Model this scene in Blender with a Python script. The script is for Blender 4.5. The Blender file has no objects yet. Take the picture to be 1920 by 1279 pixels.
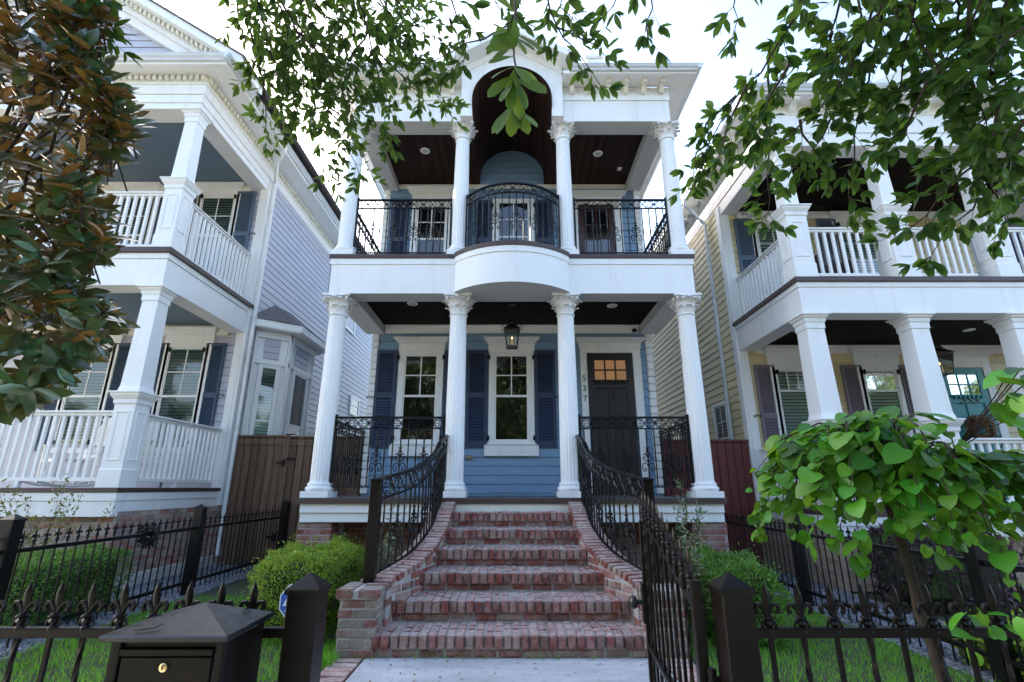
import bpy, bmesh, math, random
import numpy as np
from mathutils import Matrix, Vector
R = math.radians; PI = math.pi
random.seed(7); RNG = np.random.default_rng(7)
S = bpy.context.scene; COL = S.collection

# ------------------------------------------------------------------ camera, sky, sun, exposure
cam = bpy.data.cameras.new('camera'); cam.sensor_width = 36; cam.lens = 17.306
cam.clip_start = .05; cam.clip_end = 3000
cob = bpy.data.objects.new('camera', cam); COL.objects.link(cob)
cob.location = (0, 0, 1.3); cob.rotation_euler = (R(106.6), 0, 0); S.camera = cob
SUN_EL, SUN_AZ = 30, -52            # azimuth from +Y towards +X
W = bpy.data.worlds.new('World'); S.world = W; W.use_nodes = True
wn = W.node_tree.nodes; wl = W.node_tree.links
sky = wn.new('ShaderNodeTexSky'); sky.sky_type = 'NISHITA'; sky.sun_disc = False
sky.sun_elevation = R(SUN_EL); sky.sun_rotation = R(SUN_AZ); sky.dust_density = 3.0; sky.air_density = 1.0; sky.ozone_density = 1.0
wl.new(sky.outputs[0], wn['Background'].inputs[0]); wn['Background'].inputs[1].default_value = .15
sd = bpy.data.lights.new('sun', 'SUN'); sd.energy = 5; sd.angle = R(.53); sd.color = (1, .93, .82)
so = bpy.data.objects.new('sun', sd); COL.objects.link(so)
sv = Vector((math.sin(R(SUN_AZ))*math.cos(R(SUN_EL)), math.cos(R(SUN_AZ))*math.cos(R(SUN_EL)), math.sin(R(SUN_EL))))
so.rotation_euler = sv.to_track_quat('Z', 'Y').to_euler(); so.location = sv*60
S.view_settings.view_transform = 'Standard'; S.view_settings.look = 'None'
S.view_settings.exposure = 2.5; S.view_settings.gamma = 1
S.cycles.use_denoising = True
S.cycles.max_bounces = 8; S.cycles.transparent_max_bounces = 16

# ------------------------------------------------------------------ materials
def _nt(name):
    m = bpy.data.materials.new(name); m.use_nodes = True
    nt = m.node_tree; return m, nt, nt.nodes, nt.links, nt.nodes['Principled BSDF']
def _coord(n, l, scale, stretch=None):
    tc = n.new('ShaderNodeTexCoord'); mp = n.new('ShaderNodeMapping')
    mp.inputs['Scale'].default_value = stretch or (1, 1, 1); l.new(tc.outputs['Object'], mp.inputs[0])
    t = n.new('ShaderNodeTexNoise'); t.inputs['Scale'].default_value = scale; t.inputs['Detail'].default_value = 6
    t.inputs['Roughness'].default_value = .62
    l.new(mp.outputs[0], t.inputs['Vector']); return t
def _ramp(n, stops):
    r = n.new('ShaderNodeValToRGB'); e = r.color_ramp.elements
    while len(e) < len(stops): e.new(.5)
    for k, (p, c) in enumerate(stops): e[k].position = p; e[k].color = (*c, 1)
    return r
def mat(name, col, rough=.5, var=.07, vs=2.5, bump=0, bs=60, metal=0, island=0, spec=.5, stretch=None, col2=None, dirt=None, dstr=None, rvar=0):
    m, nt, n, l, p = _nt(name)
    t = _coord(n, l, vs, stretch)
    a = tuple(c*(1-var) for c in col); b = col2 or tuple(min(1, c*(1+var)) for c in col)
    r = _ramp(n, [(.3, a), (.7, b)]); l.new(t.outputs[0], r.inputs[0]); out = r.outputs[0]
    if dirt:
        t3 = _coord(n, l, dirt[1], dstr); r3 = _ramp(n, [(dirt[2], (0, 0, 0)), (dirt[2]+.18, (1, 1, 1))]); l.new(t3.outputs[0], r3.inputs[0])
        mm = n.new('ShaderNodeMixRGB'); mm.inputs[2].default_value = (*dirt[0], 1); l.new(out, mm.inputs[1])
        mu = n.new('ShaderNodeMath'); mu.operation = 'MULTIPLY'; mu.inputs[1].default_value = dirt[3]; l.new(r3.outputs[0], mu.inputs[0])
        l.new(mu.outputs[0], mm.inputs[0]); out = mm.outputs[0]
    if island:
        g = n.new('ShaderNodeNewGeometry'); hs = n.new('ShaderNodeHueSaturation'); ma = n.new('ShaderNodeMapRange')
        ma.inputs[3].default_value = 1-island; ma.inputs[4].default_value = 1+island
        l.new(g.outputs['Random Per Island'], ma.inputs[0]); l.new(ma.outputs[0], hs.inputs['Value']); l.new(out, hs.inputs['Color']); out = hs.outputs[0]
    l.new(out, p.inputs['Base Color'])
    p.inputs['Roughness'].default_value = rough; p.inputs['Metallic'].default_value = metal; p.inputs['Specular IOR Level'].default_value = spec
    if rvar:
        t5 = _coord(n, l, 11); mr = n.new('ShaderNodeMapRange'); mr.inputs[1].default_value = .35; mr.inputs[2].default_value = .65; mr.inputs[3].default_value = rough; mr.inputs[4].default_value = rough+rvar; l.new(t5.outputs[0], mr.inputs[0]); l.new(mr.outputs[0], p.inputs['Roughness'])
    if bump:
        t2 = _coord(n, l, bs, stretch); bp = n.new('ShaderNodeBump'); bp.inputs['Strength'].default_value = bump; bp.inputs['Distance'].default_value = .01
        l.new(t2.outputs[0], bp.inputs['Height']); l.new(bp.outputs[0], p.inputs['Normal'])
    return m
def brickmat(name, cols, smear=(.52, .48, .46), amt=.45, thr=.53, top=0):
    m, nt, n, l, p = _nt(name)
    g = n.new('ShaderNodeNewGeometry'); k = len(cols)
    r = _ramp(n, [(i/k, c) for i, c in enumerate(cols)]); r.color_ramp.interpolation = 'CONSTANT'
    l.new(g.outputs['Random Per Island'], r.inputs[0])
    t = _coord(n, l, 9); rr = _ramp(n, [(thr-.1, (0, 0, 0)), (thr+.16, (1, 1, 1))]); l.new(t.outputs[0], rr.inputs[0])
    mu = n.new('ShaderNodeMath'); mu.operation = 'MULTIPLY'; mu.inputs[1].default_value = amt; l.new(rr.outputs[0], mu.inputs[0])
    x = n.new('ShaderNodeMixRGB'); x.inputs[2].default_value = (*smear, 1); l.new(r.outputs[0], x.inputs[1]); l.new(mu.outputs[0], x.inputs[0])
    sn = n.new('ShaderNodeSeparateXYZ'); l.new(g.outputs['True Normal'], sn.inputs[0]); tp = n.new('ShaderNodeMath'); tp.operation = 'MULTIPLY'; tp.inputs[1].default_value = top; l.new(sn.outputs[2], tp.inputs[0])  # top also mixes the paler colour more strongly into up-facing faces
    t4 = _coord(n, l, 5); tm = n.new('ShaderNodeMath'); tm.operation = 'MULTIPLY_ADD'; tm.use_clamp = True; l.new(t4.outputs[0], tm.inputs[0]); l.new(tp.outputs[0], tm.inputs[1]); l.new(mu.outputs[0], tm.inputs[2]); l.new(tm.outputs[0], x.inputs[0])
    t2 = _coord(n, l, 55); y = n.new('ShaderNodeMixRGB'); y.blend_type = 'MULTIPLY'; y.inputs[0].default_value = .75
    r2 = _ramp(n, [(.3, (.45, .42, .4)), (.62, (1.15, 1.12, 1.1))]); l.new(t2.outputs[0], r2.inputs[0]); l.new(x.outputs[0], y.inputs[1]); l.new(r2.outputs[0], y.inputs[2])
    l.new(y.outputs[0], p.inputs['Base Color']); p.inputs['Roughness'].default_value = .9; p.inputs['Specular IOR Level'].default_value = .25
    bp = n.new('ShaderNodeBump'); bp.inputs['Strength'].default_value = .7; bp.inputs['Distance'].default_value = .008
    l.new(t2.outputs[0], bp.inputs['Height']); l.new(bp.outputs[0], p.inputs['Normal'])
    return m
def leafmat(name, top, under, trans=.35, tcol=None, rough=.4, var=.35, spec=.35):
    m, nt, n, l, p = _nt(name)
    g = n.new('ShaderNodeNewGeometry'); x = n.new('ShaderNodeMixRGB'); x.inputs[1].default_value = (*top, 1); x.inputs[2].default_value = (*under, 1)
    l.new(g.outputs['Backfacing'], x.inputs[0])
    hs = n.new('ShaderNodeHueSaturation'); ma = n.new('ShaderNodeMapRange'); ma.inputs[3].default_value = 1-var; ma.inputs[4].default_value = 1+var
    l.new(g.outputs['Random Per Island'], ma.inputs[0]); l.new(ma.outputs[0], hs.inputs['Value']); l.new(x.outputs[0], hs.inputs['Color'])
    mh = n.new('ShaderNodeMapRange'); mh.inputs[3].default_value = .475; mh.inputs[4].default_value = .515
    w = n.new('ShaderNodeMath'); w.operation = 'FRACT'; w2 = n.new('ShaderNodeMath'); w2.operation = 'MULTIPLY'; w2.inputs[1].default_value = 7.31
    l.new(g.outputs['Random Per Island'], w2.inputs[0]); l.new(w2.outputs[0], w.inputs[0]); l.new(w.outputs[0], mh.inputs[0]); l.new(mh.outputs[0], hs.inputs['Hue'])
    l.new(hs.outputs[0], p.inputs['Base Color']); p.inputs['Roughness'].default_value = rough; p.inputs['Specular IOR Level'].default_value = spec
    tr = n.new('ShaderNodeBsdfTranslucent'); tr.inputs[0].default_value = (*(tcol or tuple(c*2.2 for c in top)), 1)
    ms = n.new('ShaderNodeMixShader'); ms.inputs[0].default_value = trans
    l.new(p.outputs[0], ms.inputs[1]); l.new(tr.outputs[0], ms.inputs[2]); l.new(ms.outputs[0], n['Material Output'].inputs[0])
    return m
def glassmat(name, ior=1.9, tint=(.9, .95, .93)):
    m, nt, n, l, p = _nt(name)
    f = n.new('ShaderNodeFresnel'); f.inputs[0].default_value = ior
    t = n.new('ShaderNodeBsdfTransparent'); t.inputs[0].default_value = (*tint, 1)
    g = n.new('ShaderNodeBsdfGlossy'); g.inputs['Roughness'].default_value = .015
    tn = _coord(n, l, 1.3); bp = n.new('ShaderNodeBump'); bp.inputs['Strength'].default_value = .06; bp.inputs['Distance'].default_value = .02
    l.new(tn.outputs[0], bp.inputs['Height']); l.new(bp.outputs[0], g.inputs['Normal'])
    x = n.new('ShaderNodeMixShader'); l.new(f.outputs[0], x.inputs[0]); l.new(t.outputs[0], x.inputs[1]); l.new(g.outputs[0], x.inputs[2])
    l.new(x.outputs[0], n['Material Output'].inputs[0]); return m
def emitmat(name, col, s, rough=.4):
    m, nt, n, l, p = _nt(name); t = _coord(n, l, 7); r = _ramp(n, [(.35, tuple(c*.45 for c in col)), (.65, col)]); l.new(t.outputs[0], r.inputs[0])
    l.new(r.outputs[0], p.inputs['Emission Color']); p.inputs['Emission Strength'].default_value = s; p.inputs['Base Color'].default_value = (*col, 1); return m
def boardmat(name, col, axis=0, pitch=.09, rough=.45, var=.25, depth=.35, grain=30, spec=.3):
    # boards with grooves every `pitch` metres along an axis, grain along the boards
    m, nt, n, l, p = _nt(name)
    tc = n.new('ShaderNodeTexCoord'); sp = n.new('ShaderNodeSeparateXYZ'); l.new(tc.outputs['Object'], sp.inputs[0])
    d = n.new('ShaderNodeMath'); d.operation = 'DIVIDE'; d.inputs[1].default_value = pitch; l.new(sp.outputs[axis], d.inputs[0])
    fr = n.new('ShaderNodeMath'); fr.operation = 'FRACT'; l.new(d.outputs[0], fr.inputs[0])
    pg = n.new('ShaderNodeMath'); pg.operation = 'PINGPONG'; pg.inputs[1].default_value = .5; l.new(fr.outputs[0], pg.inputs[0])
    gr = _ramp(n, [(.0, (0, 0, 0)), (.09, (1, 1, 1))]); l.new(pg.outputs[0], gr.inputs[0])
    st = [1.5, 1.5, 1.5]; st[axis] = grain; t = _coord(n, l, 1.0, tuple(st))
    fl = n.new('ShaderNodeMath'); fl.operation = 'FLOOR'; l.new(d.outputs[0], fl.inputs[0])
    wn_ = n.new('ShaderNodeTexWhiteNoise'); wn_.noise_dimensions = '1D'; l.new(fl.outputs[0], wn_.inputs['W'])
    ad = n.new('ShaderNodeMath'); ad.operation = 'ADD'; l.new(t.outputs[0], ad.inputs[0])
    mu = n.new('ShaderNodeMath'); mu.operation = 'MULTIPLY'; mu.inputs[1].default_value = .35; l.new(wn_.outputs[0], mu.inputs[0]); l.new(mu.outputs[0], ad.inputs[1])
    r = _ramp(n, [(.4, tuple(c*(1-var) for c in col)), (.95, tuple(c*(1+var*1.6) for c in col))]); l.new(ad.outputs[0], r.inputs[0])
    x = n.new('ShaderNodeMixRGB'); x.blend_type = 'MULTIPLY'; x.inputs[0].default_value = .7; l.new(r.outputs[0], x.inputs[1]); l.new(gr.outputs[0], x.inputs[2])
    l.new(x.outputs[0], p.inputs['Base Color']); p.inputs['Roughness'].default_value = rough; p.inputs['Specular IOR Level'].default_value = spec
    bp = n.new('ShaderNodeBump'); bp.inputs['Strength'].default_value = depth; bp.inputs['Distance'].default_value = .01
    l.new(gr.outputs[0], bp.inputs['Height']); l.new(bp.outputs[0], p.inputs['Normal']); return m
def gravelmat(name):
    m, nt, n, l, p = _nt(name); tc = n.new('ShaderNodeTexCoord'); v = n.new('ShaderNodeTexVoronoi'); v.inputs['Scale'].default_value = 42
    l.new(tc.outputs['Object'], v.inputs['Vector']); r = _ramp(n, [(0, (.07, .075, .09)), (.5, (.2, .21, .24)), (1, (.42, .43, .46))])
    sp = n.new('ShaderNodeSeparateColor'); l.new(v.outputs['Color'], sp.inputs[0]); l.new(sp.outputs[0], r.inputs[0]); l.new(r.outputs[0], p.inputs['Base Color'])
    bp = n.new('ShaderNodeBump'); bp.invert = True; bp.inputs['Strength'].default_value = 1; bp.inputs['Distance'].default_value = .03
    l.new(v.outputs['Distance'], bp.inputs['Height']); l.new(bp.outputs[0], p.inputs['Normal']); p.inputs['Roughness'].default_value = .85; return m

M = {}
M['white'] = mat('white_paint', (.80, .80, .79), .42, .03, 1.2, 0, 40, dirt=((.50, .48, .42), 7, .54, .26), dstr=(1, 1, .14))
M['cream'] = mat('cream_paint', (.74, .72, .62), .5, .04, 1.5, .05, 40)
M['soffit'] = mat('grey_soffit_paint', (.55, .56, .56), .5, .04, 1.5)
M['gutter'] = mat('gutter_metal', (.62, .66, .70), .35, .06, 3)
M['blue'] = mat('blue_siding', (.19, .305, .44), .5, .06, 1.6, .06, 30, stretch=(1, 1, 6))
M['lav'] = mat('lavender_siding', (.46, .46, .525), .5, .05, 1.6, .06, 30, stretch=(1, 1, 6))
M['yellow'] = mat('yellow_siding', (.66, .555, .325), .5, .05, 1.6, .06, 30, stretch=(1, 1, 6))
M['farblue'] = mat('far_blue_siding', (.10, .17, .42), .5, .05, 1.6)
M['navy'] = mat('navy_shutter', (.026, .040, .085), .45, .1, 3)
M['slate'] = mat('slate_shutter', (.035, .062, .11), .5, .1, 3)
M['slate2'] = mat('grey_blue_shutter', (.09, .13, .19), .5, .1, 3)
M['plum'] = mat('plum_grey_shutter', (.17, .14, .17), .5, .1, 3)
M['trim'] = mat('brown_deck_edge', (.06, .036, .03), .5, .15, 4)
M['deck'] = boardmat('grey_deck_boards', (.10, .10, .12), 0, .14, .5, .18, .6, 20)
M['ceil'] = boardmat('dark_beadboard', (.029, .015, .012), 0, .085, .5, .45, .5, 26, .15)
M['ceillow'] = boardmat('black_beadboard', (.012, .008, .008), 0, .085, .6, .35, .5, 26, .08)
M['bluceil'] = mat('grey_blue_ceiling', (.13, .19, .25), .55, .04, 1.5)
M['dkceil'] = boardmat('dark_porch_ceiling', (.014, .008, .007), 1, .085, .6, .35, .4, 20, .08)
M['iron'] = mat('black_iron', (.0045, .0045, .0055), .36, .3, 14, .05, 90, spec=.3)
M['bronze'] = mat('dark_bronze_iron', (.0060, .0042, .0032), .27, .35, 9, .06, 50, dirt=((.026, .013, .007), 14, .58, .7), spec=.22, rvar=.12)
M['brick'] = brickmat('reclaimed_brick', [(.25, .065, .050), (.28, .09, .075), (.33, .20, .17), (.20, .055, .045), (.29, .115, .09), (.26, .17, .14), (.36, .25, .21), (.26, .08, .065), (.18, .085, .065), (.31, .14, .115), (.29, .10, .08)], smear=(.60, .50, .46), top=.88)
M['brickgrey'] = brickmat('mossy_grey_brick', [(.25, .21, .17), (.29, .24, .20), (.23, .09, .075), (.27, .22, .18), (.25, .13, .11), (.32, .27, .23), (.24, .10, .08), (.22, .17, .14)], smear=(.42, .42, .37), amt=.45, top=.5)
M['brick2'] = brickmat('worn_tan_brick', [(.33, .17, .12), (.38, .26, .2), (.3, .21, .17), (.42, .33, .27), (.36, .14, .11), (.26, .19, .16), (.4, .3, .24)], amt=.5)
M['brick3'] = brickmat('yellow_tan_brick', [(.42, .31, .2), (.38, .28, .19), (.46, .36, .25), (.34, .24, .17), (.4, .3, .22)], amt=.4)
M['mortar'] = mat('mortar', (.40, .37, .35), .95, .2, 14, .5, 80)
M['conc'] = mat('concrete_path', (.45, .45, .46), .85, .22, 1.5, .3, 90, dirt=((.17, .165, .16), 16, .56, .6), stretch=(1, 3, 1))
M['footing'] = mat('concrete_footing', (.45, .44, .42), .9, .12, 3, .2, 60)
M['gate'] = boardmat('weathered_brown_boards', (.135, .082, .052), 0, .145, .8, .4, .8, 40)
M['redgate'] = boardmat('red_brown_boards', (.15, .045, .040), 0, .15, .7, .15, .8, 30)
M['shingle'] = mat('grey_shingles', (.13, .12, .13), .9, .3, 9, .5, 40)
M['glass'] = glassmat('window_glass')
M['glass2'] = glassmat('shaded_window_glass', 1.9, (.75, .88, .86))
M['dark'] = mat('dark_interior', (.010, .010, .010), .9, .3, 2)
M['blind'] = mat('pale_green_blinds', (.26, .33, .30), .6, .05, 2)
M['teald'] = mat('dark_teal_shade', (.06, .10, .11), .6, .05, 2)
M['doorwood'] = mat('dark_stained_door', (.020, .013, .011), .45, .35, 3, .1, 30, stretch=(8, 8, .8))
M['mahog'] = mat('mahogany_door', (.055, .020, .020), .35, .35, 3, stretch=(8, 8, .8))
M['teal'] = mat('teal_door', (.025, .24, .27), .4, .08, 3)
M['warm'] = emitmat('lit_amber_pane', (.75, .40, .21), .055)
M['flame'] = emitmat('gas_flame', (1, .42, .12), 3)
M['lamp'] = mat('lamp_lens', (.5, .55, .55), .2, .1, 8)
M['blk'] = mat('black_plastic', (.012, .012, .013), .3, .2, 8)
M['tan'] = mat('tan_box', (.25, .22, .17), .6, .1, 9)
M['brass'] = mat('brass', (.75, .56, .28), .3, .1, 20, metal=1)
M['signblue'] = mat('sign_blue', (.03, .10, .48), .35, .05, 4)
M['signwhite'] = mat('sign_white', (.82, .82, .82), .35, .03, 4)
M['soil'] = mat('lawn_soil', (.045, .05, .022), .95, .3, 6, .4, 40)
M['earth'] = mat('bed_mulch', (.035, .025, .018), .95, .4, 9, .6, 50)
M['road'] = mat('pale_concrete_road', (.30, .29, .27), .9, .2, 6, .3, 90)
M['walk'] = mat('sidewalk_concrete', (.50, .49, .47), .9, .12, 3, .2, 90)
M['bark'] = mat('bark', (.075, .058, .043), .95, .35, 14, .9, 30, stretch=(1, 1, .3))
M['darkbark'] = mat('dark_bark', (.038, .028, .020), .95, .4, 18, .9, 40, stretch=(1, 1, .4))
M['twig'] = mat('twig_bark', (.035, .026, .020), .9, .3, 30)
M['oakleaf'] = leafmat('oak_leaf', (.020, .058, .018), (.036, .080, .028), .30, (.18, .32, .03), .5, .5, .25)
M['oakleaf2'] = leafmat('broad_oak_leaf', (.019, .064, .016), (.038, .085, .023), .32, (.18, .34, .03), .5, .55, .25)
M['hangleaf'] = leafmat('hanging_leaf', (.045, .11, .022), (.075, .145, .04), .40, (.27, .40, .05), .5, .3, .25)
M['magleaf'] = leafmat('magnolia_leaf', (.024, .092, .036), (.19, .105, .026), .16, (.50, .27, .05), .2, .5, .9)
M['redleaf'] = leafmat('redbud_leaf', (.050, .185, .014), (.085, .22, .025), .33, (.26, .50, .03), .36, .7, .32)
M['box'] = leafmat('boxwood_leaf', (.17, .28, .030), (.17, .27, .04), .3, (.42, .58, .04), .4, .4)
M['boxd'] = leafmat('dark_boxwood_leaf', (.075, .19, .030), (.09, .2, .04), .28, (.22, .42, .03), .4, .45)
M['varieg'] = leafmat('pale_variegated_leaf', (.22, .25, .15), (.26, .28, .18), .3, (.4, .45, .2), .5, .45)
M['olive'] = leafmat('olive_leaf', (.15, .20, .10), (.22, .26, .18), .3, (.3, .38, .12), .5, .35)
M['loro'] = leafmat('purple_leaf', (.055, .026, .040), (.075, .035, .05), .2, (.12, .04, .06), .5, .45)
M['nand'] = leafmat('nandina_leaf', (.13, .15, .04), (.12, .14, .05), .3, (.3, .3, .05), .5, .45)
M['grass'] = leafmat('grass_blade', (.12, .34, .03), (.12, .33, .035), .35, (.30, .66, .05), .5, .4)
M['streetleaf'] = leafmat('street_tree_leaf', (.022, .045, .008), (.025, .05, .012), .22, (.13, .19, .02), .5, .5)
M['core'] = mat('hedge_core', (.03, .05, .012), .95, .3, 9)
M['wreathleaf'] = leafmat('dry_wreath_leaf', (.30, .14, .035), (.25, .11, .03), .2, (.4, .18, .04), .6, .5)
M['dkleaf'] = leafmat('dark_wreath_twigs', (.012, .012, .012), (.012, .012, .012), .05, (.02, .02, .02), .6, .4)
M['gravel'] = gravelmat('blue_grey_gravel')
M['pebble'] = mat('pebble', (.13, .14, .16), .85, .2, 9, island=.75)
M['wicker'] = mat('dark_wicker', (.05, .032, .025), .7, .3, 60, .6, 200)

# ------------------------------------------------------------------ mesh helpers
class MB:
    def __init__(s, Mx=None): s.v = []; s.f = []; s.M = Mx
    def add(s, vs, fs):
        b = len(s.v); Mx = s.M
        if Mx is not None: vs = [tuple(Mx @ Vector(p)) for p in vs]
        s.v += [tuple(p) for p in vs]; s.f += [tuple(b+i for i in f) for f in fs]
    def box(s, x0, x1, y0, y1, z0, z1, j=0):
        x0, x1 = min(x0, x1), max(x0, x1); y0, y1 = min(y0, y1), max(y0, y1); z0, z1 = min(z0, z1), max(z0, z1)
        vs = [(x, y, z) for z in (z0, z1) for y in (y0, y1) for x in (x0, x1)]
        if j: vs = [(x+random.uniform(-j, j), y+random.uniform(-j, j), z+random.uniform(-j, j)) for x, y, z in vs]
        s.add(vs, [(0, 2, 3, 1), (4, 5, 7, 6), (0, 1, 5, 4), (2, 6, 7, 3), (0, 4, 6, 2), (1, 3, 7, 5)])
    def obox(s, c, ux, uy, uz, hx, hy, hz, j=0):
        c, ux, uy, uz = Vector(c), Vector(ux), Vector(uy), Vector(uz)
        vs = [c+ux*hx*a+uy*hy*b+uz*hz*d + Vector([random.uniform(-j, j) for _ in range(3)]) for d in (-1, 1) for b in (-1, 1) for a in (-1, 1)]
        s.add(vs, [(0, 2, 3, 1), (4, 5, 7, 6), (0, 1, 5, 4), (2, 6, 7, 3), (0, 4, 6, 2), (1, 3, 7, 5)])
    def prism(s, pts, ax, a, b):
        n = len(pts); f = {'x': lambda p, t: (t, p[0], p[1]), 'y': lambda p, t: (p[0], t, p[1]), 'z': lambda p, t: (p[0], p[1], t)}[ax]
        s.add([f(p, a) for p in pts]+[f(p, b) for p in pts], [tuple(range(n)), tuple(range(2*n-1, n-1, -1))]+[(i, (i+1) % n, n+(i+1) % n, n+i) for i in range(n)])
    def tube(s, pts, r, n=6, cap=True, twist=0, rot=0, flat=1.0):
        pts = [Vector(p) for p in pts]; m = len(pts); rs = r if isinstance(r, (list, tuple)) else [r]*m
        vs = []; fs = []; up = None
        for i, p in enumerate(pts):
            t = (pts[min(i+1, m-1)]-pts[max(i-1, 0)])
            t = t.normalized() if t.length > 1e-9 else Vector((0, 0, 1))
            if up is None: up = Vector((1, 0, 0)) if abs(t.x) < .9 else Vector((0, 1, 0))
            u = (up-t*up.dot(t)); u = u.normalized() if u.length > 1e-6 else t.orthogonal().normalized(); w = t.cross(u); up = u
            for k in range(n):
                a = 2*PI*k/n+rot+twist*i; vs.append(p+u*math.cos(a)*rs[i]+w*math.sin(a)*rs[i]*flat)
        for i in range(m-1):
            for k in range(n):
                a = i*n+k; b = i*n+(k+1) % n; fs.append((a, b, b+n, a+n))
        if cap: fs += [tuple(range(n-1, -1, -1)), tuple(range((m-1)*n, m*n))]
        s.add(vs, fs)
    def lathe(s, prof, n=24, c=(0, 0, 0), fl=0, nf=20, sq=False, ph=0):
        vs = []; fs = []; m = len(prof)
        for r, z in prof:
            for k in range(n):
                a = 2*PI*k/n+ph; q = r
                if fl: q = r*(1-fl*(.5+.5*math.cos(a*nf))**2)
                if sq: q = r*math.sqrt(2)
                vs.append((c[0]+q*math.cos(a), c[1]+q*math.sin(a), c[2]+z))
        for i in range(m-1):
            for k in range(n):
                a = i*n+k; b = i*n+(k+1) % n; fs.append((a, b, b+n, a+n))
        fs += [tuple(range(n-1, -1, -1)), tuple(range((m-1)*n, m*n))]
        s.add(vs, fs)
    def sqlathe(s, prof, c=(0, 0, 0)): s.lathe(prof, 4, c, sq=True, ph=PI/4)
    def grid(s, rows):
        m, n = len(rows), len(rows[0]); s.add([p for r in rows for p in r], [(i*n+k, i*n+k+1, (i+1)*n+k+1, (i+1)*n+k) for i in range(m-1) for k in range(n-1)])

def place(o, parent):
    COL.objects.link(o)
    if parent is not None:
        o.parent = parent
        if parent.parent is None: o.matrix_parent_inverse = Matrix.Translation(-Vector(parent.location))
def out(name, mb, m, parent=None, bevel=0, smooth=0, loc=None, seg=1):
    me = bpy.data.meshes.new(name); me.from_pydata(mb.v, [], mb.f)
    bm = bmesh.new(); bm.from_mesh(me); bmesh.ops.recalc_face_normals(bm, faces=bm.faces)
    if bevel:
        try: bmesh.ops.bevel(bm, geom=[e for e in bm.edges if len(e.link_faces) == 2 and e.calc_face_angle(0) > .6], offset=bevel, segments=seg, affect='EDGES', clamp_overlap=True)
        except Exception: pass
    bm.to_mesh(me); bm.free(); me.materials.append(M[m] if isinstance(m, str) else m)
    if smooth:
        me.polygons.foreach_set('use_smooth', [True]*len(me.polygons)); me.set_sharp_from_angle(angle=R(smooth))
    o = bpy.data.objects.new(name, me); place(o, parent)
    if loc: o.location = loc
    return o
def inst(name, src, parent, loc, rz=0, sc=None):
    o = bpy.data.objects.new(name, src.data if hasattr(src, 'data') else src); place(o, parent)
    o.location = loc; o.rotation_euler = (0, 0, rz)
    if sc: o.scale = sc
    return o
def dup(o, d, parent=None):
    c = o.copy(); COL.objects.link(c); c.location = Vector(o.location)+Vector(d)
    if parent is not None: c.parent = parent
    for ch in list(o.children): dup(ch, (0, 0, 0), c)
    return c
def tag(o, label, cat, group=None, kind=None):
    if label: o['label'] = label
    if cat: o['category'] = cat
    if group: o['group'] = group
    if kind: o['kind'] = kind
    return o
def thing(name, loc, label, cat, group=None):
    o = bpy.data.objects.new(name, None); o.empty_display_size = .1; COL.objects.link(o); o.location = loc
    return tag(o, label, cat, group)
def struct(name, mb, m, kind='structure', **k):
    o = out(name, mb, m, None, **k); o['kind'] = kind; return o
def frame(x, y, z, a): return Matrix.Translation((x, y, z)) @ Matrix.Rotation(a, 4, 'Z')

def leafmesh(name, m, parent, P, D, N, L, Wd, shape='oval', curve=.15, fold=.12):
    P = np.asarray(P, float); D = np.asarray(D, float); N = np.asarray(N, float); n = len(P)
    D /= np.linalg.norm(D, axis=1)[:, None]+1e-9
    Sx = np.cross(D, N); Sx /= np.linalg.norm(Sx, axis=1)[:, None]+1e-9; N = np.cross(Sx, D)
    L = np.broadcast_to(L, n).astype(float); Wd = np.broadcast_to(Wd, n).astype(float)
    T = {'oval': ([0, .22, .5, .8, 1], [.03, .72, 1, .62, .02]), 'obov': ([0, .3, .62, .88, 1], [.05, .6, 1, .8, .15]),
         'heart': ([-.1, .06, .35, .72, 1.0], [.55, .98, 1.05, .80, .10]), 'blade': ([0, .55, 1], [1, .75, .03]), 'quad': ([0, .5, 1], [.08, 1, .08])}[shape]
    ts, ws = T
    wide = shape in ('blade', 'quad'); cols = (-1, 1) if wide else (-1, 0, 1)
    V = []
    for t, w in zip(ts, ws):
        for c in cols:
            tt = t + (.10 if (shape == 'heart' and c == 0 and t < 0) else 0)
            nn = -curve*t*t*L + (0 if c == 0 or wide else fold*w*Wd*.5)
            V.append(P + D*(tt*L)[:, None] + Sx*(c*w*.5*Wd)[:, None] + N*nn[:, None])
    nr, nc = len(ts), len(cols); V = np.stack(V, 1)
    F = np.array([(i*nc+k, i*nc+k+1, (i+1)*nc+k+1, (i+1)*nc+k) for i in range(nr-1) for k in range(nc-1)])
    nv = nr*nc; allF = (F[None]+(np.arange(n)*nv)[:, None, None]).reshape(-1, 4)
    me = bpy.data.meshes.new(name); me.vertices.add(n*nv); me.vertices.foreach_set('co', V.reshape(-1).astype(np.float32))
    nf = len(allF); me.loops.add(nf*4); me.loops.foreach_set('vertex_index', allF.reshape(-1).astype(np.int32))
    me.polygons.add(nf); me.polygons.foreach_set('loop_start', (np.arange(nf)*4).astype(np.int32))
    me.polygons.foreach_set('use_smooth', np.ones(nf, bool)); me.update(calc_edges=True); me.validate()
    me.materials.append(M[m]); o = bpy.data.objects.new(name, me); place(o, parent); return o
def rvec(n): v = RNG.normal(size=(n, 3)); return v/np.linalg.norm(v, axis=1)[:, None]

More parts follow.
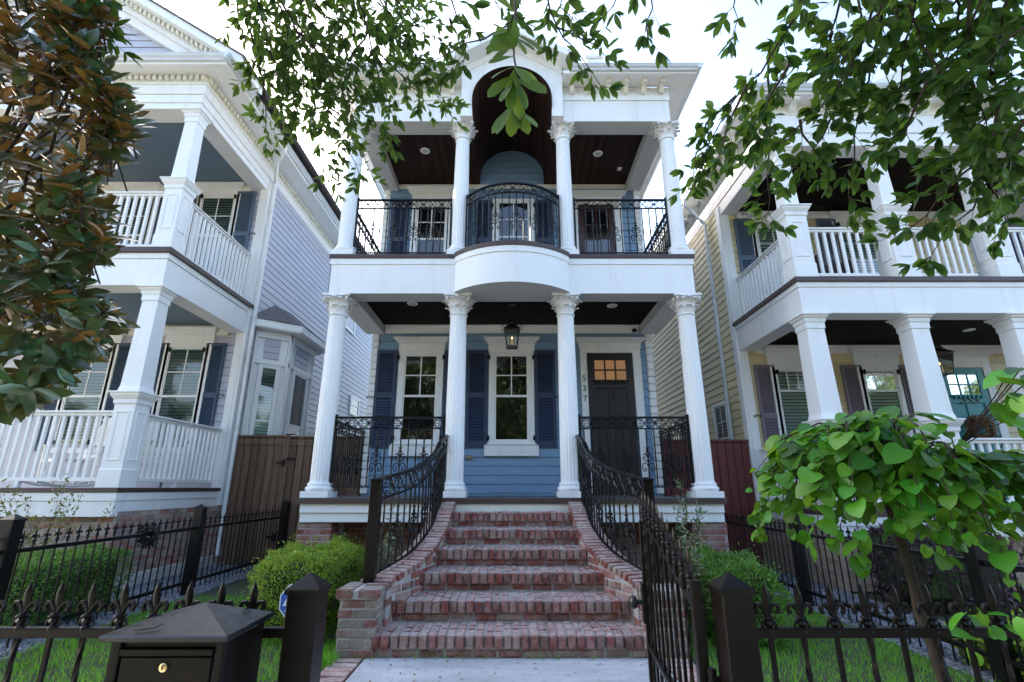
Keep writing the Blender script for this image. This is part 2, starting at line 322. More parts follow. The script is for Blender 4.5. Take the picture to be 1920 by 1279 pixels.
# ------------------------------------------------------------------ building pieces
def siding(mb, x0, x1, z0, z1, course=.15, clip=None, y=0):
    n = max(1, round((z1-z0)/course)); h = (z1-z0)/n
    for i in range(n):
        a = z0+i*h; b = a+h; xa0, xa1, xb0, xb1 = x0, x1, x0, x1
        if clip:
            xa0, xa1 = clip(a); xb0, xb1 = clip(b)
            if xa1-xa0 < .02: continue
        b -= .009
        mb.add([(xa0, y-.016, a), (xa1, y-.016, a), (xb1, y-.004, b), (xb0, y-.004, b), (xb1, y+.014, b), (xb0, y+.014, b), (xb1, y+.014, b+.009), (xb0, y+.014, b+.009)], [(0, 1, 2, 3), (3, 2, 4, 5), (5, 4, 6, 7)])
        mb.add([(xa0, y+.014, a), (xa1, y+.014, a), (xa1, y-.016, a), (xa0, y-.016, a)], [(0, 1, 2, 3)])
def crown(mb, x0, x1, z0, z1, y0=0, d=.12, e=.08):
    # a flaring head moulding: flat frieze then a cove stepping outwards
    h = z1-z0; mb.box(x0, x1, y0-.052, y0, z0, z0+h*.55)
    k = 6
    for i in range(k):
        t0, t1 = i/k, (i+1)/k; g = t1**1.6
        mb.box(x0-e*g, x1+e*g, y0-.055-d*g, y0, z0+h*(.55+.37*t0)+.0005, z0+h*(.55+.37*t1))
    mb.box(x0-e-.012, x1+e+.012, y0-.075-d, y0, z0+h*.92+.0005, z1)
def window(parent, Mx, xc, w, z0, z1, cols=2, rows=2, mid=.5, head=None, apron=None, back='dark', glass='glass', cas=.11, m='white', lower=False, blinds=None):
    mb = MB(Mx); a, b = xc-w/2, xc+w/2; s = .045
    mb.box(a-cas, a, -.055, 0, z0-cas*.6, z1+cas*.6); mb.box(b, b+cas, -.055, 0, z0-cas*.6, z1+cas*.6)
    mb.box(a, b, -.054, 0, z1, z1+cas*.6); mb.box(a, b, -.054, 0, z0-cas*.6, z0)
    if head: crown(mb, a-cas-.02, b+cas+.02, z1+cas*.6+.001, head)
    o = out('window', mb, m, parent, bevel=.004)
    mb = MB(Mx); zm = z0+(z1-z0)*mid
    for q0, q1, y in ((zm, z1, -.046), (z0, zm+.03, -.040)):
        mb.box(a, a+s*.6, y, -.001, q0, q1); mb.box(b-s*.6, b, y, -.001, q0, q1)
        mb.box(a+s*.6, b-s*.6, y, -.001, q1-s*.8, q1); mb.box(a+s*.6, b-s*.6, y, -.001, q0, q0+s*.8)
    def munt(q0, q1):
        for i in range(1, cols): x = a+w*i/cols; mb.box(x-.011, x+.011, -.042, -.030, q0+.03, q1-.03)
        for j in range(1, rows): z = q0+(q1-q0)*j/rows; mb.box(a+.02, b-.02, -.041, -.030, z-.011, z+.011)
    munt(zm, z1)
    if lower: munt(z0, zm)
    out('sash', mb, m, o, bevel=.002)
    mb = MB(Mx); mb.add([(a+.01, -.033, z0+.01), (b-.01, -.033, z0+.01), (b-.01, -.033, zm), (a+.01, -.033, zm)], [(0, 1, 2, 3)])
    mb.add([(a+.01, -.036, zm), (b-.01, -.036, zm), (b-.01, -.036, z1-.01), (a+.01, -.036, z1-.01)], [(0, 1, 2, 3)]); out('pane', mb, glass, o)
    mb = MB(Mx); mb.add([(a, -.0175, z0), (b, -.0175, z0), (b, -.0175, z1), (a, -.0175, z1)], [(0, 1, 2, 3)]); out('interior', mb, 'dark', o)
    if blinds:
        mb = MB(Mx); z = z0+.02
        while z < z1-.03:
            mb.add([(a+.03, -.030, z), (b-.03, -.030, z), (b-.03, -.019, z+.05), (a+.03, -.019, z+.05)], [(0, 1, 2, 3)]); z += .062
        out('blinds', mb, blinds, o)
    if apron:
        mb = MB(Mx); mb.box(a-cas-.07, b+cas+.07, -.075, 0, apron, z0-cas*.6-.001); mb.box(a-cas-.03, b+cas+.03, -.095, 0, z0-cas*.6, z0-cas*.6+.03); out('sill', mb, m, o, bevel=.004)
    return o
def shutter(parent, Mx, x0, x1, z0, z1, m, mid=.5, hinge=0, dog=0):
    mb = MB(Mx); s = .055; y0, y1 = -.055, -.017
    mb.box(x0, x0+s, y0, y1, z0, z1); mb.box(x1-s, x1, y0, y1, z0, z1); zm = z0+(z1-z0)*mid
    for q0, q1 in ((z0, z0+.10), (zm-.05, zm+.05), (z1-.07, z1)): mb.box(x0+s, x1-s, y0+.001, y1, q0, q1)
    mb.box(x0+s, x1-s, -.022, -.0175, z0+.1, z1-.07)
    for q0, q1 in ((z0+.10, zm-.05), (zm+.05, z1-.07)):
        n = int((q1-q0)/.052)
        for i in range(n):
            z = q0+(q1-q0)*(i+.5)/n
            mb.add([(x0+s, -.052, z-.026), (x1-s, -.052, z-.026), (x1-s, -.024, z+.022), (x0+s, -.024, z+.022), (x0+s, -.050, z-.032), (x1-s, -.050, z-.032)], [(0, 1, 2, 3), (0, 4, 5, 1)])
    o = out('shutter', mb, m, parent, bevel=.003)
    if hinge:
        x = x1 if hinge > 0 else x0
        for z in (z0+.16, z1-.14): mb = MB(Mx); mb.box(x-.005, x+.05*hinge, -.07, -.055, z-.03, z+.03); mb.box(x+.02*hinge, x+.045*hinge, -.085, -.06, z-.045, z+.045); out('hinge', mb, 'iron', o)
    if dog:
        x = x1 if dog > 0 else x0; zc = z0+(z1-z0)*.5; mb = MB(Mx)
        mb.tube([(x-.02*dog, -.06, zc), (x+.05*dog, -.062, zc+.012), (x+.10*dog, -.062, zc+.02), (x+.135*dog, -.062, zc), (x+.12*dog, -.062, zc-.025), (x+.10*dog, -.062, zc-.01)], .009, 5); out('shutter_dog', mb, 'iron', o)
    return o
def square_column(parent, x, y, zb, zp, zt, w=.15, wp=.17, taper=.82):
    # pedestal zb..zp, tapering square shaft zp..zt with a moulded capital
    mb = MB(); h = zt-zp
    mb.sqlathe([(w*1.12, zp), (w*1.1, zp+.03), (w*1.02, zp+.08), (w, zp+.14), (w*taper, zt-.24), (w*taper, zt-.23)], (x, y, 0)); o = out('square_column', mb, 'white', parent, bevel=.004)
    mb = MB(); q = w*taper
    mb.sqlathe([(q+.012, zt-.23), (q+.012, zt-.14), (q+.022, zt-.13), (q+.03, zt-.08), (q+.055, zt-.055), (q+.06, zt-.03), (q+.085, zt-.028), (q+.085, zt)], (x, y, 0)); out('capital', mb, 'white', o, bevel=.003)
    mb = MB(); mb.sqlathe([(wp+.01, zb), (wp+.01, zb+.24), (wp, zb+.255), (wp, zp-.19), (wp+.018, zp-.17), (wp+.018, zp-.12), (wp+.055, zp-.06), (wp+.06, zp-.03), (wp+.075, zp-.028), (wp+.075, zp-.005), (wp, zp)], (x, y, 0))
    # recessed panel outlines on each face
    for a in range(4):
        mb.M = frame(x, y, 0, a*PI/2); y0 = -wp; p, q0, q1 = wp*.62, zb+.36, zp-.28
        for b in ((-p, -p+.022, q0, q1), (p-.022, p, q0, q1), (-p+.022, p-.022, q1-.022, q1), (-p+.022, p-.022, q0, q0+.022)): mb.box(b[0], b[1], y0-.012, y0+.02, b[2], b[3])
    out('pedestal', mb, 'white', o, bevel=.004); return o
BAL = {}
def balustrade(parent, Mx, x0, x1, zd, zt, step=.118, w=.021):
    mb = MB(Mx); mb.prism([(-.05, zt-.035), (.05, zt-.035), (.056, zt-.012), (.045, zt), (-.045, zt), (-.056, zt-.012)], 'x', x0, x1); mb.box(x0, x1, -.03, .03, zt-.075, zt-.036)
    mb.box(x0, x1, -.035, .035, zd+.085, zd+.135)
    k = max(1, int((x1-x0)/1.3))
    for i in range(1, k+1): xx = x0+(x1-x0)*(i-.5)/k; mb.box(xx-.03, xx+.03, -.03, .03, zd, zd+.085)
    o = out('balustrade', mb, 'white', parent, bevel=.004)
    h = round(zt-.075-zd-.135, 3)
    if h not in BAL:
        b = MB(); b.box(-w, w, -w, w, 0, h); me = out('baluster', b, 'white', None, bevel=.003); BAL[h] = me.data; bpy.data.objects.remove(me)
    n = int((x1-x0)/step); a = math.atan2(Mx[1][0], Mx[0][0])
    for i in range(n):
        p = Mx @ Vector((x0+(x1-x0)*(i+.5)/n, 0, zd+.135)); inst('baluster', BAL[h], o, p, a)
    return o
def brickwall(mb, x0, x1, z0, z1, L=.21, H=.066, y=0, j=.0025, dep=.05, mort=None, clip=None):
    n = max(1, round((z1-z0)/(H+.011))); h = (z1-z0)/n
    for i in range(n):
        x = x0 - (0 if i % 2 == 0 else L*.5); za, zb = z0+i*h+.005, z0+(i+1)*h-.005
        while x < x1:
            l = L+random.uniform(-.012, .012); a, b = max(x, x0), min(x+l-.012, x1); x += l
            if b-a < .03: continue
            if clip and not clip((a+b)/2, (za+zb)/2): continue
            q = random.uniform(-.003, .003); mb.box(a, b, y-.008+q, y+dep, za, zb, j)
    if mort is not None: mort.box(x0+.004, x1-.004, y, y+dep, z0, z1)
def spiral(cx, cz, r0, a0, turns, sgn=1, n=14, k=.12):
    return [(cx+r0*(1-(1-k)*i/n)*math.cos(a0+sgn*turns*2*PI*i/n), cz+r0*(1-(1-k)*i/n)*math.sin(a0+sgn*turns*2*PI*i/n)) for i in range(n+1)]
# wrought iron balusters: plain with a knuckle, ornate with scrolls
def iron_meshes(h):
    P = MB(); P.tube([(0, 0, 0), (0, 0, h)], .0095, 5)
    P.lathe([(.008, h*.43), (.015, h*.445), (.010, h*.46), (.016, h*.475), (.010, h*.49), (.015, h*.505), (.008, h*.52)], 6)
    a = out('baluster', P, 'iron', None, smooth=45); O = MB(); O.tube([(0, 0, 0), (0, 0, h)], .0105, 5)
    for z in (.10, .14, .18, .62, .66, .80): O.lathe([(.008, h*z-.012), (.016, h*z), (.008, h*z+.012)], 6)
    for sx in (-1, 1):
        O.tube([(sx*x, 0, z) for x, z in [(.006, h*.36), (.035, h*.405), (.065, h*.40), (.085, h*.35), (.082, h*.295), (.060, h*.26), (.036, h*.275), (.032, h*.305), (.048, h*.32), (.057, h*.305)]], .0076, 4)
        O.tube([(sx*x, 0, z) for x, z in [(.006, h*.42), (.030, h*.455), (.058, h*.455), (.068, h*.485), (.055, h*.515), (.038, h*.50), (.042, h*.482)]], .0072, 4)
        O.tube([(sx*x, 0, z) for x, z in [(.006, h*.50), (.030, h*.55), (.045, h*.57), (.058, h*.555), (.052, h*.535)]], .0066, 4)
        O.tube([(sx*x, 0, z) for x, z in [(.006, h*.50), (.024, h*.56), (.016, h*.615), (.004, h*.64)]], .0066, 4)
        O.tube([(sx*x, 0, z) for x, z in [(.004, h*.64), (.02, h*.665), (.034, h*.69)]], [.006, .005, .002], 4)
    b = out('baluster', O, 'iron', None, smooth=45); da, db = a.data, b.data
    bpy.data.objects.remove(a); bpy.data.objects.remove(b); return da, db
def frieze(mb, f, s0, s1, h, unit=.33):
    # scrollwork band between two rails; f(s, z) -> point
    n = max(1, round((s1-s0)/unit)); u = (s1-s0)/n; r = .0064
    for i in range(n):
        c = s0+u*(i+.5)
        def T(pts, rr=r): mb.tube([f(c+x, z) for x, z in pts], rr, 4)
        for sx in (-1, 1):
            for sz in (-1, 1):
                q = h*.5; e = u*.5
                T([(sx*x*e, q+sz*z*q) for x, z in [(0, 0), (.18, .25), (.38, .75), (.52, .92), (.68, .88), (.76, .6), (.68, .34), (.56, .36), (.54, .55), (.62, .62)]])
                T([(sx*x*e, q+sz*z*q) for x, z in [(1, .05), (.9, .35), (.78, .75), (.6, .95)]])
                T([(sx*x*e, q+sz*z*q) for x, z in [(.04, .1), (.1, .6), (.2, .9), (.32, .8), (.32, .55), (.22, .5)]])
        T([(-u*.5, h*.5), (u*.5, h*.5)], .004)
        p0 = Vector(f(c, h*.5)); mb.lathe([(.004, -.014), (.018, 0), (.004, .014)], 6, p0)
def path_fn(pts):
    P = [Vector(p) for p in pts]; d = [0]
    for a, b in zip(P, P[1:]): d.append(d[-1]+(b-a).length)
    def f(s):
        s = min(max(s, 0), d[-1])
        for i in range(len(P)-1):
            if s <= d[i+1]+1e-9:
                t = (s-d[i])/(d[i+1]-d[i]); return P[i].lerp(P[i+1], t), (P[i+1]-P[i]).normalized()
        return P[-1], (P[-1]-P[-2]).normalized()
    return f, d[-1]
def iron_railing(parent, pts, hb, ht, name='iron_railing', fh=.17, every=3, step=.108, off=1, bott=True, big=.022, ends=True):
    # pts: polyline (x, y, z0); bottom rail at z0+hb, top at z0+ht
    f, L = path_fn(pts); n = max(2, int(L/step)); N = 24 if len(pts) > 2 else 1
    ss = [L*i/N for i in range(N+1)]
    mb = MB()
    def rail(z, hw, hh):
        rows = []
        for s in ss:
            p, t = f(s); nx, ny = -t.y, t.x; q = math.hypot(nx, ny); nx /= q; ny /= q
            rows.append([(p.x+nx*a, p.y+ny*a, p.z+z+b) for a, b in ((-hw, -hh), (hw, -hh), (hw, hh*.4), (hw*.6, hh), (-hw*.6, hh), (-hw, hh*.4), (-hw, -hh))])
        mb.grid(rows)
        for r in (rows[0], rows[-1]): mb.add(r[:6], [tuple(range(6))])
    rail(ht-.012, big, .014); rail(ht-fh, .014, .008)
    o = out(name, mb, 'iron', parent)
    if bott: mb = MB(); rail(hb, .014, .009); out('bottom_rail', mb, 'iron', o)
    fm = MB(); frieze(fm, lambda s, z: (lambda p: (p.x, p.y, p.z+ht-fh+.008+z))(f(s)[0]), .01, L-.01, fh-.036); out('scroll_band', fm, 'iron', o, smooth=50)
    h = round(ht-fh-hb, 3)
    if h not in BAL: BAL[h] = iron_meshes(h)
    for i in range(n):
        s = L*(i+.5)/n; p, t = f(s); inst('baluster', BAL[h][1 if (i+off) % every == 0 else 0], o, (p.x, p.y, p.z+hb), math.atan2(t.y, t.x))
    if ends:
        pb = MB()
        for s in (0, L):
            p, t = f(s); pb.box(p.x-.014, p.x+.014, p.y-.014, p.y+.014, p.z, p.z+ht+.03)
        out('end_post', pb, 'iron', o)
    return o
def corinthian(parent, x, y, z0, z1, r0, r1, ch):
    # fluted shaft with base and leafy capital of height ch
    zs = z0+.20; zc = z1-ch; mb = MB(); n = 6
    mb.lathe([(r0*1.06, zs), (r0, zs+.03)]+[(r0+(r1-r0)*(max(0, i/n-.25)/.75), zs+.04+(zc-.07-zs)*i/n) for i in range(n+1)], 120, (x, y, 0), fl=.05, nf=20)
    o = out('column', mb, 'white', parent, smooth=50)
    mb = MB(); w = r0*1.36; mb.box(x-w, x+w, y-w, y+w, z0, z0+.085)
    mb.lathe([(r0*1.2, z0+.085), (r0*1.33, z0+.10), (r0*1.36, z0+.12), (r0*1.32, z0+.14), (r0*1.16, z0+.15), (r0*1.16, z0+.16), (r0*1.2, z0+.172), (r0*1.2, z0+.185), (r0*1.06, z0+.2)], 40, (x, y, 0)); out('column_base', mb, 'white', o, bevel=.004, smooth=40)
    mb = MB(); c = (x, y, zc)
    mb.lathe([(r1, -.03), (r1*1.13, -.025), (r1*1.15, -.012), (r1*1.04, 0), (r1*.98, .01), (r1*1.0, ch*.5), (r1*1.15, ch*.8), (r1*1.3, ch*.88)], 32, c)
    for row, (zb, hh, ro, nn, ph) in enumerate(((.0, ch*.42, r1*1.03, 8, 0), (.05, ch*.62, r1*1.05, 8, PI/8), (ch*.3, ch*.5, r1*1.08, 8, 0))):
        for k in range(nn):
            a = ph+2*PI*k/nn; ca, sa = math.cos(a), math.sin(a); rows = []
            for t, rr, zz, ww in ((0, 0, 0, .30), (.25, .004, .3, .40), (.5, .012, .6, .42), (.7, .028, .84, .40), (.84, .05, .97, .34), (.95, .066, .98, .24), (1, .072, .9, .12)):
                ra = ro+rr*(1.25+.35*row); w2 = ww*r1*.95
                rows.append([(x+(ra-.012*abs(q))*ca-w2*q*sa, y+(ra-.012*abs(q))*sa+w2*q*ca, zc+zb+hh*zz-(.012 if abs(q) == 1 and t > .3 else 0)) for q in (-1, -.4, 0, .4, 1)])
            mb.grid(rows)
    for k in range(4):
        a = PI/4+k*PI/2; ca, sa = math.cos(a), math.sin(a)
        sp = spiral(r1*1.62, ch*.76, r1*.36, PI*.75, 1.25, -1, 12, .15)
        mb.tube([(x+q*ca, y+q*sa, zc+z) for q, z in [(r1*1.02, ch*.45), (r1*1.1, ch*.7)]+sp], .016, 6)
        a2 = k*PI/2
        for sg in (-1, 1):
            sp = spiral(r1*.28, ch*.72, r1*.16, PI*.9, 1.1, -1, 8, .2)
            mb.tube([(x+math.cos(a2)*r1*1.22-math.sin(a2)*sg*q, y+math.sin(a2)*r1*1.22+math.cos(a2)*sg*q, zc+z) for q, z in sp], .009, 5)
        p = Vector((x+math.cos(a2)*r1*1.38, y+math.sin(a2)*r1*1.38, zc+ch*.93)); mb.lathe([(.005, -.028), (.026, -.015), (.028, .012), (.006, .026)], 7, p)
    pts = []
    for k in range(4):
        a = PI/4+k*PI/2; rc, rm = r1*2.2, r1*1.34
        pts += [(rc*math.cos(a-.10), rc*math.sin(a-.10)), (rc*math.cos(a+.10), rc*math.sin(a+.10))]
        for t in (.25, .5, .75): b = a+.10+(PI/2-.2)*t; q = rm+(rc-rm)*(2*t-1)**2*.8; pts.append((q*math.cos(b), q*math.sin(b)))
    mb.prism([(x+p, y+q) for p, q in pts], 'z', zc+ch*.89, zc+ch); out('capital', mb, 'white', o, smooth=40); return o
def gutter_run(mb, p0, p1, z0, z1, d=.11, side=1):
    # ogee gutter along a horizontal line, the profile thrown outwards by d
    p0, p1 = Vector((*p0, 0)), Vector((*p1, 0)); t = (p1-p0).normalized(); nrm = Vector((t.y, -t.x, 0))*side; h = z1-z0
    prof = [(0, 0), (d*.45, 0), (d*.5, h*.25), (d*.8, h*.5), (d*.92, h*.72), (d*.92, h*.9), (d, h*.91), (d, h), (0, h)]
    mb.add([tuple(p0+nrm*a+Vector((0, 0, z0+b))) for a, b in prof]+[tuple(p1+nrm*a+Vector((0, 0, z0+b))) for a, b in prof],
           [tuple(range(9)), tuple(range(17, 8, -1))]+[(i, (i+1) % 9, 9+(i+1) % 9, 9+i) for i in range(9)])
def lantern(x, y, ztop, zb, w, label):
    t = thing('porch_lantern', (x, y, ztop), label, 'lantern'); h = ztop-.05-zb; bt = zb+.30*w/.25
    mb = MB(); mb.lathe([(.06, ztop-.03), (.06, ztop)], 12, (x, y, 0)); mb.tube([(x, y, ztop-.02), (x, y, bt+.13)], .008, 6); out('hanger', mb, 'blk', t)
    a, b = w*.5, w*.36; zt = bt; mb = MB()
    for sx in (-1, 1):
        for sy in (-1, 1): mb.tube([(x+sx*a, y+sy*a, zt), (x+sx*b, y+sy*b, zb)], .010, 4)
        mb.tube([(x+sx*a, y, zt+.01), (x+sx*(a+.05), y, zt+.03), (x+sx*(a+.06), y, zt+.08), (x+sx*.05, y, zt+.2), (x, y, zt+.25)], .006, 5)
    for r, z in ((a, zt), (b, zb)): mb.sqlathe([(r+.008, z-.012), (r+.008, z+.012)], (x, y, 0))
    mb.sqlathe([(a+.02, zt+.012), (a+.02, zt+.02), (a*.5, zt+.10), (a*.42, zt+.11), (a*.42, zt+.15), (a*.2, zt+.18)], (x, y, 0)); out('lantern_frame', mb, 'blk', t)
    mb = MB()
    for k in range(4):
        c, s = math.cos(k*PI/2), math.sin(k*PI/2); q = lambda u, v, z: (x+u*c-v*s, y+u*s+v*c, z)
        mb.add([q(b, -b, zb), q(b, b, zb), q(a, a, zt), q(a, -a, zt)], [(0, 1, 2, 3)])
    out('glass_pane', mb, 'glass', t)
    mb = MB(); mb.lathe([(.004, 0), (.010, .012), (.009, .024), (.001, .045)], 8, (x, y, zb+(zt-zb)*.5)); out('flame', mb, 'flame', t, smooth=60)
    mb = MB(); mb.tube([(x-.03, y, zb), (x-.03, y, zb+(zt-zb)*.45), (x, y, zb+(zt-zb)*.5), (x+.03, y, zb+(zt-zb)*.45), (x+.03, y, zb)], .005, 5); out('burner', mb, 'brass', t)
    return t
def textpart(name, s, parent, Mx, size, m, ext=.004):
    c = bpy.data.curves.new(name, 'FONT'); c.body = s; c.size = size; c.extrude = ext; c.align_x = 'CENTER'; c.align_y = 'CENTER'
    t = bpy.data.objects.new('lettering', c); COL.objects.link(t); bpy.context.view_layer.update()
    me = bpy.data.meshes.new_from_object(t.evaluated_get(bpy.context.evaluated_depsgraph_get())); bpy.data.objects.remove(t)
    me.transform(Mx @ Matrix.Rotation(PI/2, 4, 'X')); me.materials.clear(); me.materials.append(M[m]); o = bpy.data.objects.new(name, me); place(o, parent); return o

# ------------------------------------------------------------------ ground
mb = MB(); mb.box(-900, 900, -900, 900, -.5, -.02); struct('ground', mb, 'soil')
mb = MB(); mb.box(-60, 60, .1, 1.45, -.4, -.005); struct('sidewalk', mb, 'walk')
mb = MB(); mb.box(-80, 80, -9.5, -2.2, -.4, -.012); struct('road', mb, 'road')
mb = MB(); mb.box(-80, 80, -2.2, -2.05, -.4, .10); struct('kerb', mb, 'walk')
mb = MB(); mb.box(-1.17, 1.17, 1.45, 4.46, -.3, .006); struct('front_path', mb, 'conc', bevel=.01)
for s in (-1, 1):
    mb = MB(); mo = MB(); y = 1.5
    while y < 4.4:
        mb.box(s*1.18, s*1.40, y, y+.085, -.1, .012+random.uniform(-.004, .004), .003); y += .098
    tag(out('brick_border', mb, 'brick', None, bevel=.004), None, None, kind='structure')
lawn_rects = [(-4.0, -1.42, 1.8, 6.75), (1.42, 3.3, 1.8, 6.75)]
for x0, x1, y0, y1 in lawn_rects:
    mb = MB(); rows = [[(x0+(x1-x0)*i/12, y0+(y1-y0)*j/12, .004+.012*math.sin(i*1.3)*math.sin(j*1.7)) for i in range(13)] for j in range(13)]; mb.grid(rows); struct('lawn', mb, 'soil', smooth=60)
gr = [(-5.25, -4.02, 1.8, 9.4), (3.32, 4.36, 1.8, 9.2)]
for x0, x1, y0, y1 in gr:
    mb = MB(); mb.box(x0, x1, y0, y1, -.2, .004); struct('gravel', mb, 'gravel', kind='stuff')
def pebbles(name, rects, n):
    P = []
    for x0, x1, y0, y1, k in rects: P.append(np.stack([RNG.uniform(x0, x1, k), RNG.uniform(y0, y1, k), np.full(k, .008)], 1))
    P = np.concatenate(P); n = len(P); base = np.array([(1, 0, 0), (-1, 0, 0), (0, 1, 0), (0, -1, 0), (0, 0, .8), (0, 0, -.8)], float)
    sc = RNG.uniform(.008, .019, (n, 1, 1))*RNG.uniform(.7, 1.3, (n, 6, 1)); a = RNG.uniform(0, 6.3, n); c, s = np.cos(a), np.sin(a)
    V = base[None]*sc; V = np.stack([V[..., 0]*c[:, None]-V[..., 1]*s[:, None], V[..., 0]*s[:, None]+V[..., 1]*c[:, None], V[..., 2]], -1)+P[:, None]
    F = np.array([(0, 2, 4), (2, 1, 4), (1, 3, 4), (3, 0, 4)]); A = (F[None]+(np.arange(n)*6)[:, None, None]).reshape(-1, 3)
    me = bpy.data.meshes.new(name); me.vertices.add(n*6); me.vertices.foreach_set('co', V.reshape(-1).astype(np.float32)); me.loops.add(len(A)*3); me.loops.foreach_set('vertex_index', A.reshape(-1).astype(np.int32))
    me.polygons.add(len(A)); me.polygons.foreach_set('loop_start', (np.arange(len(A))*3).astype(np.int32)); me.update(calc_edges=True); me.validate(); me.materials.append(M['pebble'])
    o = bpy.data.objects.new(name, me); COL.objects.link(o); o['kind'] = 'stuff'; return o
pebbles('pebbles', [(-5.2, -4.0, 3.5, 9.3, 9000), (3.3, 4.3, 3, 9, 7000)], 0)

# ------------------------------------------------------------------ the blue house
house = thing('blue_house', (0, 9, 0), 'blue two-storey house with four white fluted columns per porch and rounded balcony', 'house')
DZ, UZ, YF, YW = 1.17, 4.78, 6.96, 9.05     # decks, beam front, wall
F0 = frame(0, YW, 0, 0)
mb = MB(F0); siding(mb, -2.65, 2.65, .9, 4.30, .152); siding(mb, -2.65, 2.65, 4.7, 7.892, .152); siding(mb, -.85, .85, 7.892, 8.348, .152); mb.M = None
mb.box(-2.62, 2.62, YW+.018, YW+.25, .2, 7.9)
mb.M = frame(-2.65, 22, 0, -PI/2); siding(mb, 0, 22-YW, .9, 7.92, .152)
mb.M = frame(2.65, YW, 0, PI/2); siding(mb, 0, 22-YW, .9, 7.92, .152)
mb.M = None; mb.box(-2.62, 2.62, 21.8, 22, .2, 7.8); out('wall', mb, 'blue', house)
for s in (-1, 1):                                             # quoins
  for z, z9 in ((1.2, 4.1), (4.8, 7.2)):
    mb = MB()
    while z < z9: mb.box(s*2.545, s*2.672, YW-.045, YW+.11, z, z+.128); z += .14
    out('quoins', mb, 'white', house, bevel=.010, seg=2)
mb = MB(); mb.box(-2.87, 2.87, 6.90, YW-.017, DZ-.07, DZ); out('porch_deck', mb, 'deck', house, bevel=.006)
mb = MB(); mb.box(-2.86, 2.86, 6.89, 6.90, DZ-.075, DZ-.004); out('deck_edge', mb, 'trim', house)
mb = MB()
mb.box(-2.83, 2.83, 6.925, 6.96, .98, DZ-.071); mb.box(-2.83, 2.83, 6.95, 6.99, .86, .979)
for s in (-1, 1): mb.box(s*2.83, s*2.79, 6.991, YW, .86, DZ-.071)
out('porch_skirt', mb, 'white', house, bevel=.004)
mb = MB(); mo = MB()
for s in (-1, 1):
    a, b = (-2.86, -2.40) if s < 0 else (2.40, 2.86)
    mb = MB(); mb.M = frame(0, 6.99, 0, 0); mo.M = mb.M; brickwall(mb, a, b, 0, .858, mort=mo, dep=.3); out('brick_pier', mb, 'brick', house, bevel=.004)
    a, b = (-2.4, -1.1) if s < 0 else (1.1, 2.4)
    mb = MB(frame(0, 7.5, 0, 0)); mo.M = mb.M; brickwall(mb, a, b, 0, 1.05, mort=mo); out('foundation', mb, 'brick', house, bevel=.004)
mo.M = None; mo.box(-2.6, 2.6, 7.56, YW+.2, -.1, .9); out('foundation_mortar', mo, 'mortar', house)
# columns
c0 = corinthian(house, -2.67, 7.13, DZ, 4.13, .140, .124, .29)
for x in (-.82, .82, 2.67): dup(c0, (x+2.67, 0, 0))
c1 = corinthian(house, -2.66, 7.13, UZ, 7.28, .132, .113, .25)
for x in (-.845, .87, 2.66): dup(c1, (x+2.66, 0, 0))
# balcony: fascia with a bowed middle
def bow(r_off, n=28, y0=6.96, half=.915, sag=.45):
    rr = (half**2+sag**2)/(2*sag); cy = y0-sag+rr; a = math.asin(half/rr); rr2 = rr+r_off
    return [(rr2*math.sin(-a+2*a*i/n), cy-rr2*math.cos(-a+2*a*i/n)) for i in range(n+1)]
def balcony_outline(o):                                        # front outline x, y with offset o outwards
    b = bow(o); b = [(x, y) for x, y in b if y < YF-o]
    return [(-2.80-o, YF-o)]+[(b[0][0], YF-o)]+b+[(b[-1][0], YF-o)]+[(2.80+o, YF-o)]
def slab(mb, o, z0, z1, yb):
    p = balcony_outline(o); mb.prism(p+[(2.80+o, yb), (-2.80-o, yb)], 'z', z0, z1)
mb = MB(); p = balcony_outline(0); q = [(x, y+.34) for x, y in p]
def strip(mb, p, z0, z1, th=.05):
    n = len(p); vs = [(x, y, z0) for x, y in p]+[(x, y, z1) for x, y in p]; mb.add(vs, [(i, i+1, n+i+1, n+i) for i in range(n-1)])
strip(mb, balcony_outline(0), 4.13, 4.62); strip(mb, balcony_outline(.014), 4.612, 4.705)
pp = balcony_outline(0); po = balcony_outline(.014); n = len(pp)
mb.add([(x, y, 4.612) for x, y in pp]+[(x, y, 4.612) for x, y in po], [(i, i+1, n+i+1, n+i) for i in range(n-1)])
for s in (-1, 1):
    mb.box(s*2.80, s*2.46, YF+.3, YW-.02, 4.131, 4.62); mb.box(s*2.815, s*2.7, YF, YW-.02, 4.612, 4.705); mb.box(s*2.80, s*2.79, YF, YF+.3, 4.13, 4.62)
out('balcony_fascia', mb, 'white', house)
mb = MB(); n = len(pp)
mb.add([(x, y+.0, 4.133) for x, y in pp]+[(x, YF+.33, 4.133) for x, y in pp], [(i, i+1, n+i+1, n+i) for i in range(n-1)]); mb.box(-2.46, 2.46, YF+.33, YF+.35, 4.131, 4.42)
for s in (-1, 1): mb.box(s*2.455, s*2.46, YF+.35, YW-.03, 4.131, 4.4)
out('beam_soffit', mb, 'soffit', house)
mb = MB(); slab(mb, .03, 4.706, 4.776, YW-.02); out('balcony_edge', mb, 'trim', house, bevel=.004)
mb = MB(); slab(mb, .02, 4.7765, UZ, YW-.02); out('balcony_deck', mb, 'deck', house)
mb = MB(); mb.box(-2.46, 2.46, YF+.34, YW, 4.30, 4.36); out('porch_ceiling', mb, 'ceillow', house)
mb = MB(); mb.box(-2.44, 2.44, YW-.05, YW-.017, 4.14, 4.298); mb.box(-2.44, 2.44, YW-.09, YW-.05, 4.262, 4.298); out('frieze_board', mb, 'white', house, bevel=.004)
mb = MB(); mb.box(-2.44, 2.44, YW-.05, YW-.017, 7.33, 7.43)
out('upper_frieze_board', mb, 'cream', house, bevel=.004)
